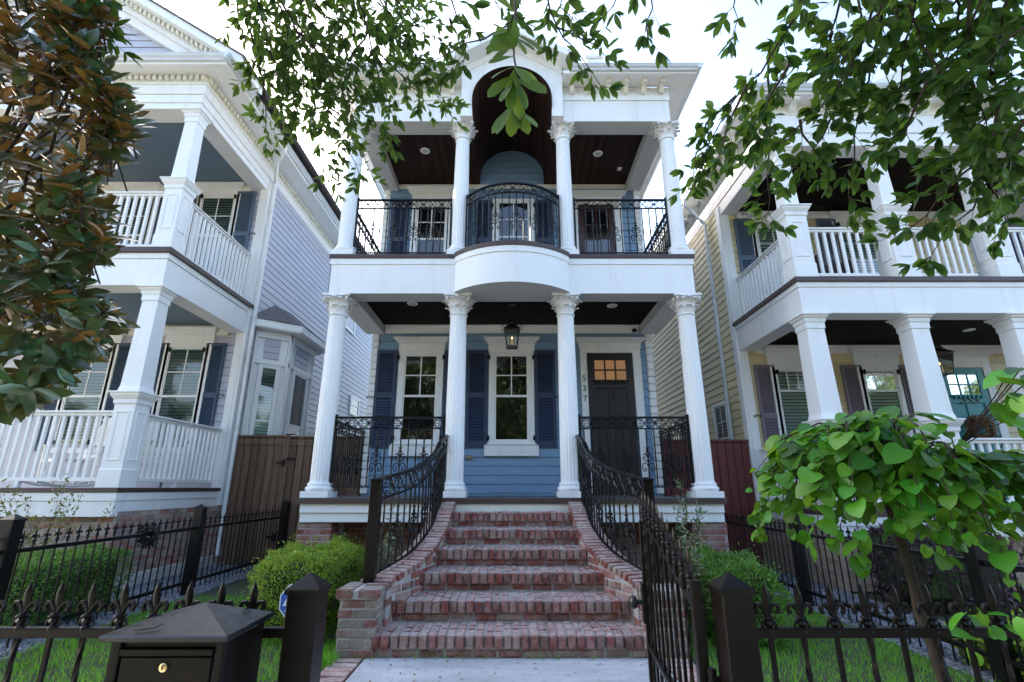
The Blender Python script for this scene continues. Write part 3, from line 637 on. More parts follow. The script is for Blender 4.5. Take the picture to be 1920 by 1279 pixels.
# upper ceiling with the barrel vault
VR, VZ = .675, 7.62
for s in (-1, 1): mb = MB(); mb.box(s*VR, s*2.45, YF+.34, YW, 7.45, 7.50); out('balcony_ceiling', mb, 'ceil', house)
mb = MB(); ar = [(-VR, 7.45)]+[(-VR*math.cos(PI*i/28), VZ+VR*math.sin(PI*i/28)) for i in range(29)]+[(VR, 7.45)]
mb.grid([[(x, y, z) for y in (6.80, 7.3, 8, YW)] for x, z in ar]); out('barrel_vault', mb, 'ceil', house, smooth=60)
# entablature, gable front with its arch
mb = MB()
for s in (-1, 1):
    mb.box(s*.86, s*2.70, YF, YF+.33, 7.28, 7.70); mb.box(s*.86, s*2.72, YF-.02, YF+.33, 7.70, 7.969)
    mb.box(s*2.70, s*2.40, YF+.33, YW-.02, 7.281, 7.70); mb.box(s*2.72, s*2.39, YF+.33, 21, 7.70, 7.969)
    mb.box(s*.70, s*.86, YF, YF+.33, 7.285, 7.6)
out('entablature', mb, 'white', house, bevel=.004)
for s in (-1, 1):
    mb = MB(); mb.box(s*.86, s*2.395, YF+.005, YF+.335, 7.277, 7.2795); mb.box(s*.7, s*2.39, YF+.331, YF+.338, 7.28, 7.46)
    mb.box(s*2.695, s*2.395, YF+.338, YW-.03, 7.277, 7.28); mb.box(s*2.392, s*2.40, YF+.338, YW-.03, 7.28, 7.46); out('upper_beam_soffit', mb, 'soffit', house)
GY = 6.84; gz = lambda x: 8.80-.59*abs(x)
mb = MB(); xs = sorted(set([-.87, .87]+[-VR*math.cos(PI*i/40) for i in range(41)]+[0]))
front = []
for x in xs:
    zb = VZ+math.sqrt(max(0, VR*VR-x*x)) if abs(x) < VR-1e-6 else 7.285
    front.append((x, zb, gz(x)))
for (xa, za, ta), (xb, zb, tb) in zip(front, front[1:]):
    if abs(xa) >= VR-1e-6 and abs(xb) < VR: za = VZ
    if abs(xb) >= VR-1e-6 and abs(xa) < VR: zb = VZ
    mb.add([(xa, GY, za), (xb, GY, zb), (xb, GY, tb), (xa, GY, ta)], [(0, 1, 2, 3)])
for s in (-1, 1): mb.box(s*.87, s*.865, GY, YF+.02, 7.287, gz(.87)); mb.box(s*.868, s*VR, GY+.001, YF+.02, 7.286, 7.289); mb.box(s*VR, s*(VR+.001), GY, YF, 7.287, VZ)
for x0, x1 in ((-.87, 0), (0, .87)):                           # raking trim board
    a, b = gz(x0), gz(x1); mb.add([(x0, GY-.018, a-.13), (x1, GY-.018, b-.13), (x1, GY-.018, b), (x0, GY-.018, a)], [(0, 1, 2, 3)]); mb.add([(x0, GY-.018, a-.13), (x1, GY-.018, b-.13), (x1, GY, b-.13), (x0, GY, a-.13)], [(0, 1, 2, 3)])
out('gable_front', mb, 'white', house)
mb = MB()
for s in (-1, 1):
    e = 1.12; P = [(0, gz(0)+.002), (s*e, gz(e)+.002), (s*e, gz(e)+.13), (0, gz(0)+.13)]; mb.prism(P, 'y', 6.54, 9.3)
out('gable_cornice', mb, 'white', house, bevel=.004)
mb = MB()
for s in (-1, 1): P = [(0, gz(0)+.131), (s*1.13, gz(1.13)+.131), (s*1.13, gz(1.13)+.145), (0, gz(0)+.15)]; mb.prism(P, 'y', 6.55, 9.4)
mb.prism([(-3.0, 7.99), (3.0, 7.99), (0, 10.2)], 'y', 9.4, 21.5)
mb.add([(-3.05, 6.64, 8.06), (-1.1, 6.64, 8.06), (-1.0, 9.4, 9.4), (-1.2, 9.4, 9.4), (1.1, 6.64, 8.06), (3.05, 6.64, 8.06), (1.2, 9.4, 9.4), (1.0, 9.4, 9.4)], [(0, 1, 2, 3), (4, 5, 6, 7)])
rf = out('roof', mb, 'shingle', house)
mb = MB(); mb.box(1.68, 2.06, 8.9, 9.3, 8.6, 10.66); mb.box(1.64, 2.1, 8.86, 9.34, 10.66, 10.78); out('chimney', mb, 'white', rf, bevel=.02)
mb = MB()                                                     # soffit, fascia
for s in (-1, 1):
    mb.box(s*.86, s*3.08, 6.66, YF-.021, 7.97, 8.0); mb.box(s*2.721, s*3.08, YF-.021, 21, 7.97, 8.0)
    mb.box(s*.86, s*3.10, 6.63, 6.66, 7.962, 8.03); mb.box(s*3.08, s*3.10, 6.66, 21, 7.962, 8.03)
out('soffit', mb, 'white', house, bevel=.003)
for s in (-1, 1): mb = MB(); gutter_run(mb, (s*.98, 6.63), (s*3.10, 6.63), 7.995, 8.085, .10, -1 if s < 0 else 1); gutter_run(mb, (s*3.10, 6.53), (s*3.10, 21), 7.995, 8.085, .10, 1 if s > 0 else -1); out('gutter', mb, 'gutter', house)
bp = MB(); bp.prism([(6.735, 7.955), (6.735, 7.925), (6.75, 7.905), (6.79, 7.915), (6.83, 7.895), (6.86, 7.85), (6.885, 7.815), (6.935, 7.805), (6.935, 7.955)], 'x', -.038, .038); bp.box(-.055, .055, 6.715, 6.936, 7.9555, 7.969); bp.box(-.046, .046, 6.725, 6.9355, 7.94, 7.9545)
br = out('bracket', bp, 'cream', house, bevel=.004); br.location = (1.03, 0, 0)
for i in range(6):
    for s in (-1, 1):
        if i or s < 0: dup(br, (s*(1.03+.308*i)-1.03, 0, 0))
for y in (7.5, 8.3):
    for s in (-1, 1):
        b2 = br.copy(); COL.objects.link(b2); b2.matrix_basis = Matrix.Translation((s*9.66, y, 0)) @ Matrix.Rotation(s*PI/2, 4, 'Z')
# windows, shutters, doors
for xc, zz in ((-.01, 0), (-1.71, 0)): window(house, F0, xc, .62, 2.10, 3.72, 2, 2, .5, 4.03, 1.84)
shutter(house, F0, .43, .81, 2.0, 3.80, 'navy', .52, -1, 1); shutter(house, F0, -.84, -.46, 2.0, 3.80, 'navy', .52, 1, 0)
shutter(house, F0, -2.55, -2.17, 2.0, 3.80, 'navy', .52, 1, -1); shutter(house, F0, -1.26, -.88, 2.0, 3.80, 'navy', .52, -1, 0)
window(house, F0, .03, .64, 5.35, 7.02, 2, 2, .5, None, None); window(house, F0, -1.66, .60, 5.35, 6.93, 2, 2, .5, 7.30, None)
shutter(house, F0, .49, .83, 5.2, 7.06, 'navy', .5, -1); shutter(house, F0, -.77, -.43, 5.2, 7.06, 'navy', .5, 1)
shutter(house, F0, -2.50, -2.14, 5.2, 7.08, 'navy', .5, 1); shutter(house, F0, -1.18, -.84, 5.2, 7.08, 'navy', .5)
def door(parent, Mx, x0, x1, z0, z1, m, cas, crownz, kind, glassm='warm'):
    mb = MB(Mx); mb.box(x0-cas, x0, -.055, 0, z0, z1+cas*.7); mb.box(x1, x1+cas+.03, -.055, 0, z0, z1+cas*.7); mb.box(x0, x1, -.054, 0, z1, z1+cas*.7); crown(mb, x0-cas-.02, x1+cas+.05, z1+cas*.7+.001, crownz); fr = out('door_frame', mb, 'white', parent, bevel=.004)
    mb = MB(Mx); w = x1-x0; a, b = x0+.02, x1-.02; st = w*.14
    mb.box(a, a+st, -.045, -.017, z0+.02, z1-.01); mb.box(b-st, b, -.045, -.017, z0+.02, z1-.01)
    if kind == 'craft':
        g0, g1 = z1-.52, z1-.14
        for q in ((z1-.14, z1-.01), (g0-.16, g0), (z0+.02, z0+.26)): mb.box(a+st, b-st, -.045, -.017, *q)
        for i in (1, 2): x = a+st+(b-a-2*st)*i/3; mb.box(x-.014, x+.014, -.043, -.017, g0, g1)
        zz = (g0+g1)/2; mb.box(a+st, b-st, -.0425, -.017, zz-.014, zz+.014)
        x = (a+b)/2; mb.box(x-.06, x+.06, -.045, -.017, z0+.26, g0-.16); mb.box(a+st, b-st, -.026, -.018, z0+.26, g0-.16)
        mb.box(a+st-.04, b-st+.04, -.10, -.045, g0-.035, g0-.008)
        for i in range(7): x = a+st+(b-a-2*st)*(i+.5)/7; mb.box(x-.022, x+.022, -.085, -.045, g0-.075, g0-.036)
    else:
        g0, g1 = z0+.75, z1-.16
        for q in ((z1-.16, z1-.01), (z0+.02, z0+.26), (z0+.62, z0+.75)): mb.box(a+st, b-st, -.045, -.017, *q)
        mb.box(a+st, b-st, -.026, -.018, z0+.26, z0+.62); x = (a+b)/2; mb.box(x-.012, x+.012, -.043, -.017, g0, g1)
        for i in (1, 2, 3): zz = g0+(g1-g0)*i/4; mb.box(a+st, b-st, -.0425, -.017, zz-.012, zz+.012)
    o = out('door', mb, m, parent, bevel=.004)
    mb = MB(Mx); mb.add([(a+st, -.030, g0), (b-st, -.030, g0), (b-st, -.030, g1), (a+st, -.030, g1)], [(0, 1, 2, 3)]); out('pane', mb, 'glass', o)
    mb = MB(Mx); mb.add([(a+st, -.020, g0), (b-st, -.020, g0), (b-st, -.020, g1), (a+st, -.020, g1)], [(0, 1, 2, 3)]); out('interior', mb, glassm, o)
    mb = MB(Mx); x = a+st*.5 if kind != 'craft' else b-st*.5; mb.tube([(x, -.05, z0+1.0), (x, -.09, z0+1.02), (x, -.09, z0+1.2), (x, -.05, z0+1.22)], .010, 6); out('handle', mb, 'blk', o)
    mb = MB(Mx); mb.box(x0-cas, x1+cas, -.09, 0, z0-.0, z0+.02); out('threshold', mb, 'trim', fr); return o
dr = door(house, F0, 1.41, 2.28, DZ, 3.75, 'doorwood', .12, 4.02, 'craft')
kn = MB(); kn.tube([(1.86, YW-.05, 3.05), (1.86, YW-.075, 3.03), (1.835, YW-.075, 2.93), (1.86, YW-.075, 2.87), (1.885, YW-.075, 2.93), (1.86, YW-.075, 3.03)], .008, 5); out('door_knocker', kn, 'blk', dr)
door(house, F0, 1.36, 2.12, UZ, 6.95, 'mahog', .12, 7.2, 'lite', 'dark')
for i, ch in enumerate('537'): textpart('house_number', ch, house, Matrix.Translation((1.345, YW-.058, 3.25-.19*i)), .155, 'blk')
mb = MB(); mb.box(-.82, -.70, YW-.06, YW-.01, 1.79, 1.86); mb.box(-.80, -.72, YW-.066, YW-.06, 1.80, 1.85); out('outlet_cover', mb, 'tan', house, bevel=.006)
mb = MB(); mb.lathe([(.05, .0), (.05, .03), (.04, .05), (.02, .065)], 14, (2.32, 8.88, 4.13), ); cm = out('security_camera', mb, 'blk', house, smooth=50)
for x, y, z in ((-1.69, 7.83, 4.30), (1.72, 7.93, 4.30), (-1.655, 7.95, 7.45), (1.65, 8.03, 7.45)):
    mb = MB(); mb.lathe([(.058, -.004), (.062, -.012), (.085, -.012), (.092, -.002), (.092, .002)], 24, (x, y, z)); o = out('recessed_light', mb, 'white', house, smooth=50)
    mb = MB(); mb.lathe([(.055, -.0105), (.058, -.006)], 20, (x, y, z)); out('lens', mb, 'lamp', o)
mb = MB(); mb.box(2.12, 2.20, 8.44, 8.54, 7.43, 7.449); out('ceiling_speaker', mb, 'white', house, bevel=.004)
# iron railings of both porches
ZR = DZ; yR = 7.10
for a, b in ((-2.52, -.97), (.97, 2.52)): iron_railing(house, [(a, yR, ZR), (b, yR, ZR)], .14, 1.11)
for s in (-1, 1): iron_railing(house, [(s*2.67, 7.3, ZR), (s*2.67, YW-.03, ZR)], .14, 1.11, off=0)
ZR = UZ
for a, b in ((-2.52, -.99), (1.02, 2.52)): iron_railing(house, [(a, yR, ZR), (b, yR, ZR)], .10, 1.07)
for s in (-1, 1): iron_railing(house, [(s*2.66, 7.3, ZR), (s*2.66, YW-.03, ZR)], .10, 1.07, off=0)
b = bow(-.07, 24, 6.98, .80, .42)
iron_railing(house, [(x+.012, y, ZR) for x, y in b if y < 7.03], .06, 1.07, step=.105)
# side bay eave glimpsed on the left flank
mb = MB(); mb.box(-3.2, -2.66, 12.2, 14.4, 1.2, 5.0); out('side_bay', mb, 'white', house)
mb = MB(); mb.box(-3.5, -2.66, 11.9, 14.7, 5.0, 5.14); mb.prism([(-3.52, 5.141), (-2.66, 5.141), (-2.66, 5.75)], 'y', 11.88, 14.72); out('bay_roof', mb, 'soffit', house)
lantern(0.0, 7.85, 4.30, 3.53, .235, 'black gas lantern with a small flame hanging over the blue porch')

# ------------------------------------------------------------------ brick stairs
stairs = thing('brick_stairs', (0, 5.6, 0), 'flared flight of six reclaimed red brick steps rising to the blue porch', 'stairs')
RI, TR, Y1 = .1666, .4185, 4.437
HY = [4.437, 4.855, 5.274, 5.69, 6.11, 6.53, 6.93, 7.1]; HX = [1.10, 1.080, .905, .815, .775, .769, .76, .755]
xin = lambda y: float(np.interp(y, HY, HX))
CY = [4.44, 4.73, 5.0, 5.29, 5.48, 5.71, 5.98, 6.3, 6.48, 6.95]; CZ = [.47, .50, .555, .617, .66, .725, .805, .905, 1.0, 1.145]
zcap = lambda y: float(np.interp(y, CY, CZ))
for i in range(6):
    y0 = Y1+i*TR; z1 = (i+1)*RI; z0 = i*RI; hw = xin(y0+.02)+.03
    mb = MB(); mo = MB(); mo.box(-hw, hw, y0+.044, 6.9, z0-.05 if i else -.1, z1-.010)
    x = -hw+.004
    while x < hw-.03:                                          # rowlock nosing and the bricks behind it
        w = random.uniform(.058, .068); w = min(w, hw-x)
        dz = random.uniform(-.004, .004); l = random.choice((.20, .20, .13, .17)); yy = y0+random.uniform(-.006, .006)
        mb.box(x, x+w, yy, yy+l, z1-.098, z1+dz, .0035); q = yy+l+.011
        while q < y0+TR+.0:
            e = min(q+random.choice((.2, .1, .15)), y0+TR+.03); mb.box(x, x+w, q, e, z1-.05, z1+random.uniform(-.004, .003), .003); q = e+.011
        x += w+random.uniform(.010, .016)
    x = -hw-random.uniform(0, .15)
    while x < hw:
        l = random.uniform(.185, .215); a, b = max(x, -hw), min(x+l, hw)
        if b-a > .03: mb.box(a, b, y0+.036+random.uniform(-.004, .004), y0+.10, z0+.004, z1-.106, .003)
        x += l+.013
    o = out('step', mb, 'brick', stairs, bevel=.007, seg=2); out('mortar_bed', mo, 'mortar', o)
mb = MB(); mb.box(-.80, .80, 6.912, 6.95, .985, DZ-.0765); out('top_riser', mb, 'cream', stairs)
WID = .27
for s in (-1, 1):
    mb = MB(); mo = MB(); ys = [4.72+(6.95-4.72)*i/30 for i in range(31)]
    def nrm(y): d = (xin(y+.03)-xin(y-.03))/.06; q = math.hypot(1, d); return Vector((1/q, -d/q, 0)), Vector((d/q, 1/q, 0))
    inner = [Vector((xin(y), y, 0)) for y in ys]; outer = [p+nrm(p.y)[0]*(WID-.03) for p in inner]
    for k in range(30):
        za, zb = zcap(ys[k])-.055, zcap(ys[k+1])-.055; a, b, c, d = inner[k], inner[k+1], outer[k+1], outer[k]
        v = [(s*p.x, p.y, z) for p, z in ((a, -.1), (b, -.1), (c, -.1), (d, -.1), (a, za), (b, zb), (c, zb), (d, za))]
        mo.add(v, [(0, 1, 5, 4), (2, 3, 7, 6), (4, 5, 6, 7), (0, 4, 7, 3), (1, 2, 6, 5)])
    for face in (0, 1):                                        # stretcher courses on both faces
        z = .004; r = 0
        while z < 1.1:
            y = 4.70+(.1 if r % 2 else 0)
            while y < 6.93:
                l = random.uniform(.18, .21); yc = y+l*.5; n_, t_ = nrm(yc)
                if z+.066 < zcap(yc)-.058:
                    p = Vector((xin(yc), yc, 0))+n_*(.020 if face == 0 else WID-.05); sl = (zcap(yc+.05)-zcap(yc-.05))/.1
                    mb.obox((s*p.x, p.y, z+.033), (s*t_.x, t_.y, 0), (s*n_.x, n_.y, 0), (0, 0, 1), l*.5, .028, .032, .003)
                y += l+.012
            z += .077; r += 1
    pm_ = mb; mb = MB()                                        # pier at the foot
    for k in range(6):
        z = .004+k*.072; x = 1.10-(.1 if k % 2 else 0)
        while x < 1.42:
            l = random.uniform(.18, .205); a, b = max(x, 1.10), min(x+l, 1.41)
            if b-a > .03: mb.box(s*a, s*b, 4.445, 4.52, z, z+.060, .003)
            x += l+.012
        y = 4.53
        while y < 4.86: mb.box(s*1.35, s*1.41, y, min(y+.19, 4.88), z, z+.06, .003); y += .2
        y = 4.53
        while y < 4.78: mb.box(s*1.10, s*1.15, y, min(y+.12, 4.80), z, z+.06, .003); y += .13
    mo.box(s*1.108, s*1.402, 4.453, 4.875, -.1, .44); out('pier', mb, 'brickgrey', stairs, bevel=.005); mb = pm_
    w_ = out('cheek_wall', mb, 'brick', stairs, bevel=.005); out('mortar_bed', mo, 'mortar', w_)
    mb = MB(); y = 4.80
    while y < 6.93:
        n_, t_ = nrm(y); sl = (zcap(y+.04)-zcap(y-.04))/.08; up = Vector((-t_.x*sl*s, -t_.y*sl, 1)).normalized(); q = math.sqrt(1+sl*sl)
        p = Vector((xin(y), y, 0)); w = random.uniform(.058, .072); cut = random.choice((0, 0, .5, .62))
        segs = [(-.015, WID)] if not cut else [(-.015, WID*cut-.006), (WID*cut+.006, WID)]
        for a, b in segs:
            c = p+n_*((a+b)/2); tt = Vector((s*t_.x, t_.y, sl)).normalized()
            mb.obox((s*c.x, c.y, zcap(y)-.03+random.uniform(-.003, .003)), tt, (s*n_.x, n_.y, 0), up, w*.5, (b-a)/2, .03, .003)
        y += (w+.012)/q
    capm = mb; mb = MB()
    for k in range(5):                                         # cap of the pier
        y = 4.425+k*.076; mb.box(s*1.08, s*(1.24+random.uniform(-.04, .04)), y, y+.066, .435, .50+random.uniform(-.003, .003), .003); mb.box(s*1.30, s*1.435, y, y+.066, .435, .50+random.uniform(-.003, .003), .003)
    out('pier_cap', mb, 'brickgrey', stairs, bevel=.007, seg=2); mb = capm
    mo2 = MB(); mo2.box(s*1.09, s*1.425, 4.433, 4.80, .43, .492)
    for k in range(30):
        za, zb = zcap(ys[k])-.012, zcap(ys[k+1])-.012; a, b, c, d = inner[k], inner[k+1], outer[k+1], outer[k]
        mo2.add([(s*p.x, p.y, z) for p, z in ((a, za), (b, zb), (c, zb), (d, za))], [(0, 1, 2, 3)])
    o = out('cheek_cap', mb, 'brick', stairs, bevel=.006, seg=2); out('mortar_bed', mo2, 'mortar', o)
    # curving iron handrail
    rl = thing('stair_railing', (s*1.28, 4.8, .5), ('curved black iron stair handrail with scrollwork beside the bright clipped boxwood hedge' if s < 0 else 'curved black iron stair handrail with scrollwork below the dark front door'), 'handrail', 'iron handrails of the brick stairs')
    pts = []
    for k in range(25):
        y = 4.86+(7.02-4.86)*k/24; n_, t_ = nrm(y); p = Vector((xin(y), y, 0))+n_*.165; pts.append((s*p.x, p.y, zcap(p.y)+.004))
    iron_railing(rl, pts, .02, .86, 'handrail', .20, every=3, step=.112, big=.03, ends=False)
    mb = MB(); x, y = s*1.265, 4.80; mb.sqlathe([(.048, .50), (.048, 1.36)], (x, y, 0)); o = out('newel_post', mb, 'bronze', rl, bevel=.004)
    mb = MB(); mb.sqlathe([(.056, 1.36), (.056, 1.378), (.02, 1.395)], (x, y, 0)); out('post_cap', mb, 'bronze', o, bevel=.003)
    p = Vector(pts[-1]); mb = MB(); zt = p.z+.86   # rolled end of the rail
    mb.tube([(p.x, p.y+.0, zt-.01), (p.x, p.y+.05, zt-.0), (p.x-.0, p.y+.075, zt-.04), (p.x, p.y+.05, zt-.075), (p.x, p.y+.02, zt-.06)], .022, 8); mb.tube([(p.x, p.y, p.z), (p.x, p.y, zt)], .012, 5); out('rail_scroll', mb, 'iron', rl, smooth=50)

# ------------------------------------------------------------------ wrought iron fences
def picket_mesh(name, h0, h1, sc, twist, m, r=.0085, n=10, fancy=True):
    # a bar from h0 to h1 with a fleur-de-lis finial above it
    mb = MB(); k = 40 if twist else 2
    zs = [h0+(h1-h0)*i/(k-1) for i in range(k)]
    mb.tube([(0, 0, z) for z in zs], [r*(1.0 if (not twist or .12 < i/(k-1) < .95) else 1.1) for i in range(k)], 4, rot=PI/4, twist=(.42 if twist else 0))
    q = sc; z = h1
    mb.lathe([(r, -.01*q), (.20*q*.12, .0), (.026*q, .012*q), (.014*q, .028*q), (.024*q, .045*q), (.016*q, .058*q), (.03*q, .07*q), (.014*q, .085*q)], 8, (0, 0, z))
    for sx in (-1, 1):
        mb.tube([(sx*x*q, 0, z+b*q) for x, b in [(.008, .062), (.03, .05), (.038, .030), (.024, .022)]], [.008*q, .009*q, .008*q, .005*q], 5)
        mb.tube([(sx*x*q, 0, z+b*q) for x, b in [(.006, .085), (.018, .113), (.036, .134), (.052, .133), (.062, .115), (.056, .096), (.045, .098)]], [.011*q, .012*q, .012*q, .012*q, .012*q, .012*q, .009*q], 6)
    mb.tube([(0, 0, z+b*q) for b in (.08, .11, .145, .175, .205, .235)], [.012*q, .014*q, .021*q, .022*q, .013*q, .001], 6, flat=.55)
    o = out(name, mb, m, None, smooth=45); d = o.data; bpy.data.objects.remove(o); return d
def post(parent, x, y, h, w, m='bronze', z0=-.1):
    mb = MB(); mb.box(x-w, x+w, y-w, y+w, z0, h); o = out('post', mb, m, parent, bevel=.004)
    mb = MB(); a = w+.006; mb.sqlathe([(a, h-.012), (a, h+.002), (.002, h+.045)], (x, y, 0)); out('post_cap', mb, m, o); return o
PK = [picket_mesh('picket', .03, .93, .60, 0, 'bronze'), picket_mesh('picket', .03, .93, .60, 1, 'bronze')]
FY = 1.72
for s in (-1, 1):
    f = thing('front_fence', (s*2.4, FY, 0), ('black iron front fence with fleur-de-lis tips behind the mailbox' if s < 0 else 'black iron front fence with fleur-de-lis tips in front of the weeping redbud'), 'fence', 'fleur-de-lis fences along the sidewalk')
    post(f, s*(.655 if s < 0 else .705), FY+.03, .992, .049)
    mb = MB(); xa, xb = .70, 4.1
    for z in (.870, .12): mb.box(s*xa, s*xb, FY-.0125, FY+.0125, z-.0125, z+.0125)
    mb.box(s*xa, s*xb, FY-.014, FY+.014, .870+.0130, .870+.015)
    out('rail', mb, 'bronze', f, bevel=.003)
    x = .815 if s < 0 else .80; i = 0
    while x < 4.05:
        inst('picket', PK[i % 2], f, (s*x, FY, -.055 if s < 0 else -.062)); x += .102; i += 1
    post(f, s*4.12, FY, 1.0, .045)
# side fences running back to the houses
PKS = picket_mesh('picket', .06, .84, .52, 0, 'iron', .0075)
for s, X, y1, ph in ((-1, -4.1, 9.4, 1.0), (1, 3.4, 9.1, .98)):
    f = thing('side_fence', (X, 5.4, 0), ('black iron picket fence between lawn and gravel beside the lavender house' if s < 0 else 'black iron picket fence between lawn and gravel beside the yellow house'), 'fence', 'iron fences between the lots')
    ps = (4.3, 6.85, 9.4) if s < 0 else (3.9, 6.3, 9.05)
    for y in ps: post(f, X, y, ph+.05, .055, 'iron')
    mb = MB()
    for z in (ph-.20, .16): mb.box(X-.018, X+.018, FY, y1, z-.018, z+.018)
    out('rail', mb, 'iron', f, bevel=.003)
    y = 1.85
    while y < y1:
        if all(abs(y-p) > .08 for p in ps): inst('picket', PKS, f, (X, y, 0 if s < 0 else -.03), PI/2)
        y += .112
# gate leaf swung inwards
gt = thing('garden_gate', (.62, 1.80, 0), 'black iron gate with arched fleur-de-lis top standing open beside the stairs', 'gate')
ga = math.atan2(1.19, .123); GM = frame(.62, 1.82, 0, ga); GL = 1.19
gtop = lambda t: .90+.20*math.sin(t*PI*.5)**1.3
mb = MB(GM)
mb.box(0, .035, -.0175, .0175, .04, 1.0); mb.box(GL-.035, GL, -.0175, .0175, .04, gtop(1)+.02)
mb.box(.035, GL-.035, -.015, .015, .06, .09); mb.box(.035, GL-.035, -.015, .015, .48, .505)
mb.tube([(GL*t, 0, gtop(t)-.0) for t in [i/12 for i in range(13)]], .010, 4, rot=PI/4); out('gate_frame', mb, 'bronze', gt, bevel=.003)
for i in range(10):
    t = (i+.8)/10.6; p = GM @ Vector((GL*t, 0, gtop(t)-.885)); inst('picket', PK[i % 2], gt, p, ga)
mb = MB(GM); mb.lathe([(.012, 0), (.012, .035), (.03, .045), (.036, .06), (.028, .075), (.006, .082)], 16, (0, 0, 0))
mb.v = [tuple(GM @ (Vector((GL-.02, .0175, .70)) + Vector((a.x, a.z, a.y)))) for a in [GM.inverted() @ Vector(v) for v in mb.v]]
out('gate_knob', mb, 'blk', gt, smooth=50)
mb = MB(GM); mb.box(GL-.055, GL+.005, -.024, .03, .60, .80); out('lock_box', mb, 'bronze', gt, bevel=.004)
for z in (.22, .70): mb = MB(); mb.lathe([(.014, -.05), (.014, .05)], 10, (.635, 1.80, z)); mb.box(.63, .67, 1.785, 1.80, z-.03, z+.03); out('hinge', mb, 'bronze', gt)
# mailbox hung on the fence
mx = thing('mailbox', (-.90, 1.55, .55), 'black metal mailbox with hipped lid and brass lock on the front fence', 'mailbox')
x0, x1, y0, y1 = -1.03, -.743, 1.44, 1.66
mb = MB(); mb.box(x0, x1, y0+.012, y1, .50, .922); mb.box(x0, x0+.022, y0, y0+.012, .50, .922); mb.box(x1-.022, x1, y0, y0+.012, .50, .922); mb.box(x0+.022, x1-.022, y0-.002, y0+.012, .50, .515); out('body', mb, 'bronze', mx, bevel=.003)
mb = MB(); mb.box(x0+.026, x1-.026, y0+.002, y0+.0119, .52, .884); dd = out('door', mb, 'bronze', mx, bevel=.003)
mb = MB(); mb.box(x0+.024, x1-.024, y0-.004, y0+.0119, .887, .903); out('slot_flap', mb, 'bronze', mx, bevel=.002)
mb = MB(); mb.lathe([(.0105, 0), (.0105, .006), (.008, .008)], 18); mb.v = [(-.888+x, y0+.003-z, .861+y) for x, y, z in mb.v]; lk = out('lock', mb, 'brass', dd, smooth=40)
mb = MB(); mb.box(-.8895, -.8865, y0-.0065, y0-.0048, .857, .866); out('keyhole', mb, 'blk', lk)
a, b, c, d = x0-.02, x1+.02, y0-.028, y1+.012; zl = .938
mb = MB(); mb.add([(a, c, zl-.014), (b, c, zl-.014), (b, d, zl-.014), (a, d, zl-.014), (a, c, zl), (b, c, zl), (b, d, zl), (a, d, zl), (-.885, 1.575, .984)], [(0, 1, 2, 3), (0, 1, 5, 4), (1, 2, 6, 5), (2, 3, 7, 6), (3, 0, 4, 7), (4, 5, 8), (5, 6, 8), (6, 7, 8), (7, 4, 8)])
out('lid', mb, mat('blue_black_lid', (.004, .005, .008), .20, .5, 7, .05, 20, spec=.7, rvar=.28, dirt=((.05, .05, .05), 9, .58, .5)), mx, bevel=.003)
mb = MB(); mb.tube([(-.975, 1.428, .947), (-.955, 1.432, .949), (-.93, 1.437, .951), (-.915, 1.45, .958)], [.0015, .002, .002, .0015], 5); tag(out('fallen_twig', mb, 'twig', None), 'tiny dry twig lying on the mailbox lid', 'twig')
# security sign beside the hedge
sg = thing('security_sign', (-1.80, 4.5, 0), 'small blue octagonal security sign on a stake in front of the boxwood hedge', 'sign')
cx, cy, cz = -1.80, 4.5, .40
mb = MB(); mb.box(cx-.006, cx+.006, cy+.012, cy+.02, -.05, cz+.05); out('stake', mb, 'gutter', sg)
oc = lambda r: [(cx+r*math.cos(PI/8+k*PI/4), cz+1.12*r*math.sin(PI/8+k*PI/4)) for k in range(8)]
mb = MB(); mb.prism(oc(.125), 'y', cy, cy+.010); out('border', mb, 'signwhite', sg); mb = MB(); mb.prism(oc(.112), 'y', cy-.004, cy+.0005); out('panel', mb, 'signblue', sg)
mb = MB(); mb.prism([(cx-.085, cz-.03), (cx-.055, cz-.03), (cx-.012, cz+.045), (cx+.035, cz-.03), (cx+.065, cz-.03), (cx+.01, cz+.08), (cx-.03, cz+.08)], 'y', cy-.008, cy-.0045); mb.prism([(cx-.06, cz-.075), (cx+.07, cz-.075), (cx+.07, cz-.058), (cx-.06, cz-.058)], 'y', cy-.008, cy-.0045); out('emblem', mb, 'signwhite', sg)
# timber gates between the houses
bg = thing('timber_gate', (-4.0, 9.5, 0), 'tall weathered brown board double gate beside the lavender house', 'gate')
mb = MB()
for x0, x1, z1 in ((-5.2, -4.27, 2.22), (-4.22, -2.72, 2.20)):
    mb = MB(); x = x0
    while x < x1-.02: w = min(.145, x1-x); mb.box(x, x+w-.006, 9.5+random.uniform(-.004, .004), 9.525, .04, z1); x += .147
    out('boards', mb, 'gate', bg, bevel=.003)
mb = MB(); mb.box(-4.268, -4.222, 9.505, 9.56, .0, 2.2); out('post', mb, 'gate', bg, bevel=.004)
mb = MB(); mb.box(-5.22, -4.25, 9.46, 9.56, 2.222, 2.26); mb.box(-4.23, -2.7, 9.46, 9.56, 2.202, 2.24); mb.box(-5.2, -4.3, 9.48, 9.499, 2.08, 2.2); mb.box(-4.2, -2.72, 9.48, 9.499, 2.06, 2.18); out('top_rail', mb, 'gate', bg, bevel=.004)
for z in (1.75, .45):
    mb = MB(); mb.box(-4.42, -4.25, 9.484, 9.496, z-.02, z+.02); mb.box(-4.24, -4.06, 9.484, 9.496, z+.05, z+.09); mb.box(-4.31, -4.25, 9.478, 9.494, z-.06, z+.06)
    out('strap_hinge', mb, 'iron', bg)
mb = MB(); mb.box(-4.30, -4.12, 9.47, 9.5, 2.265, 2.285); out('gate_latch', mb, 'iron', bg)
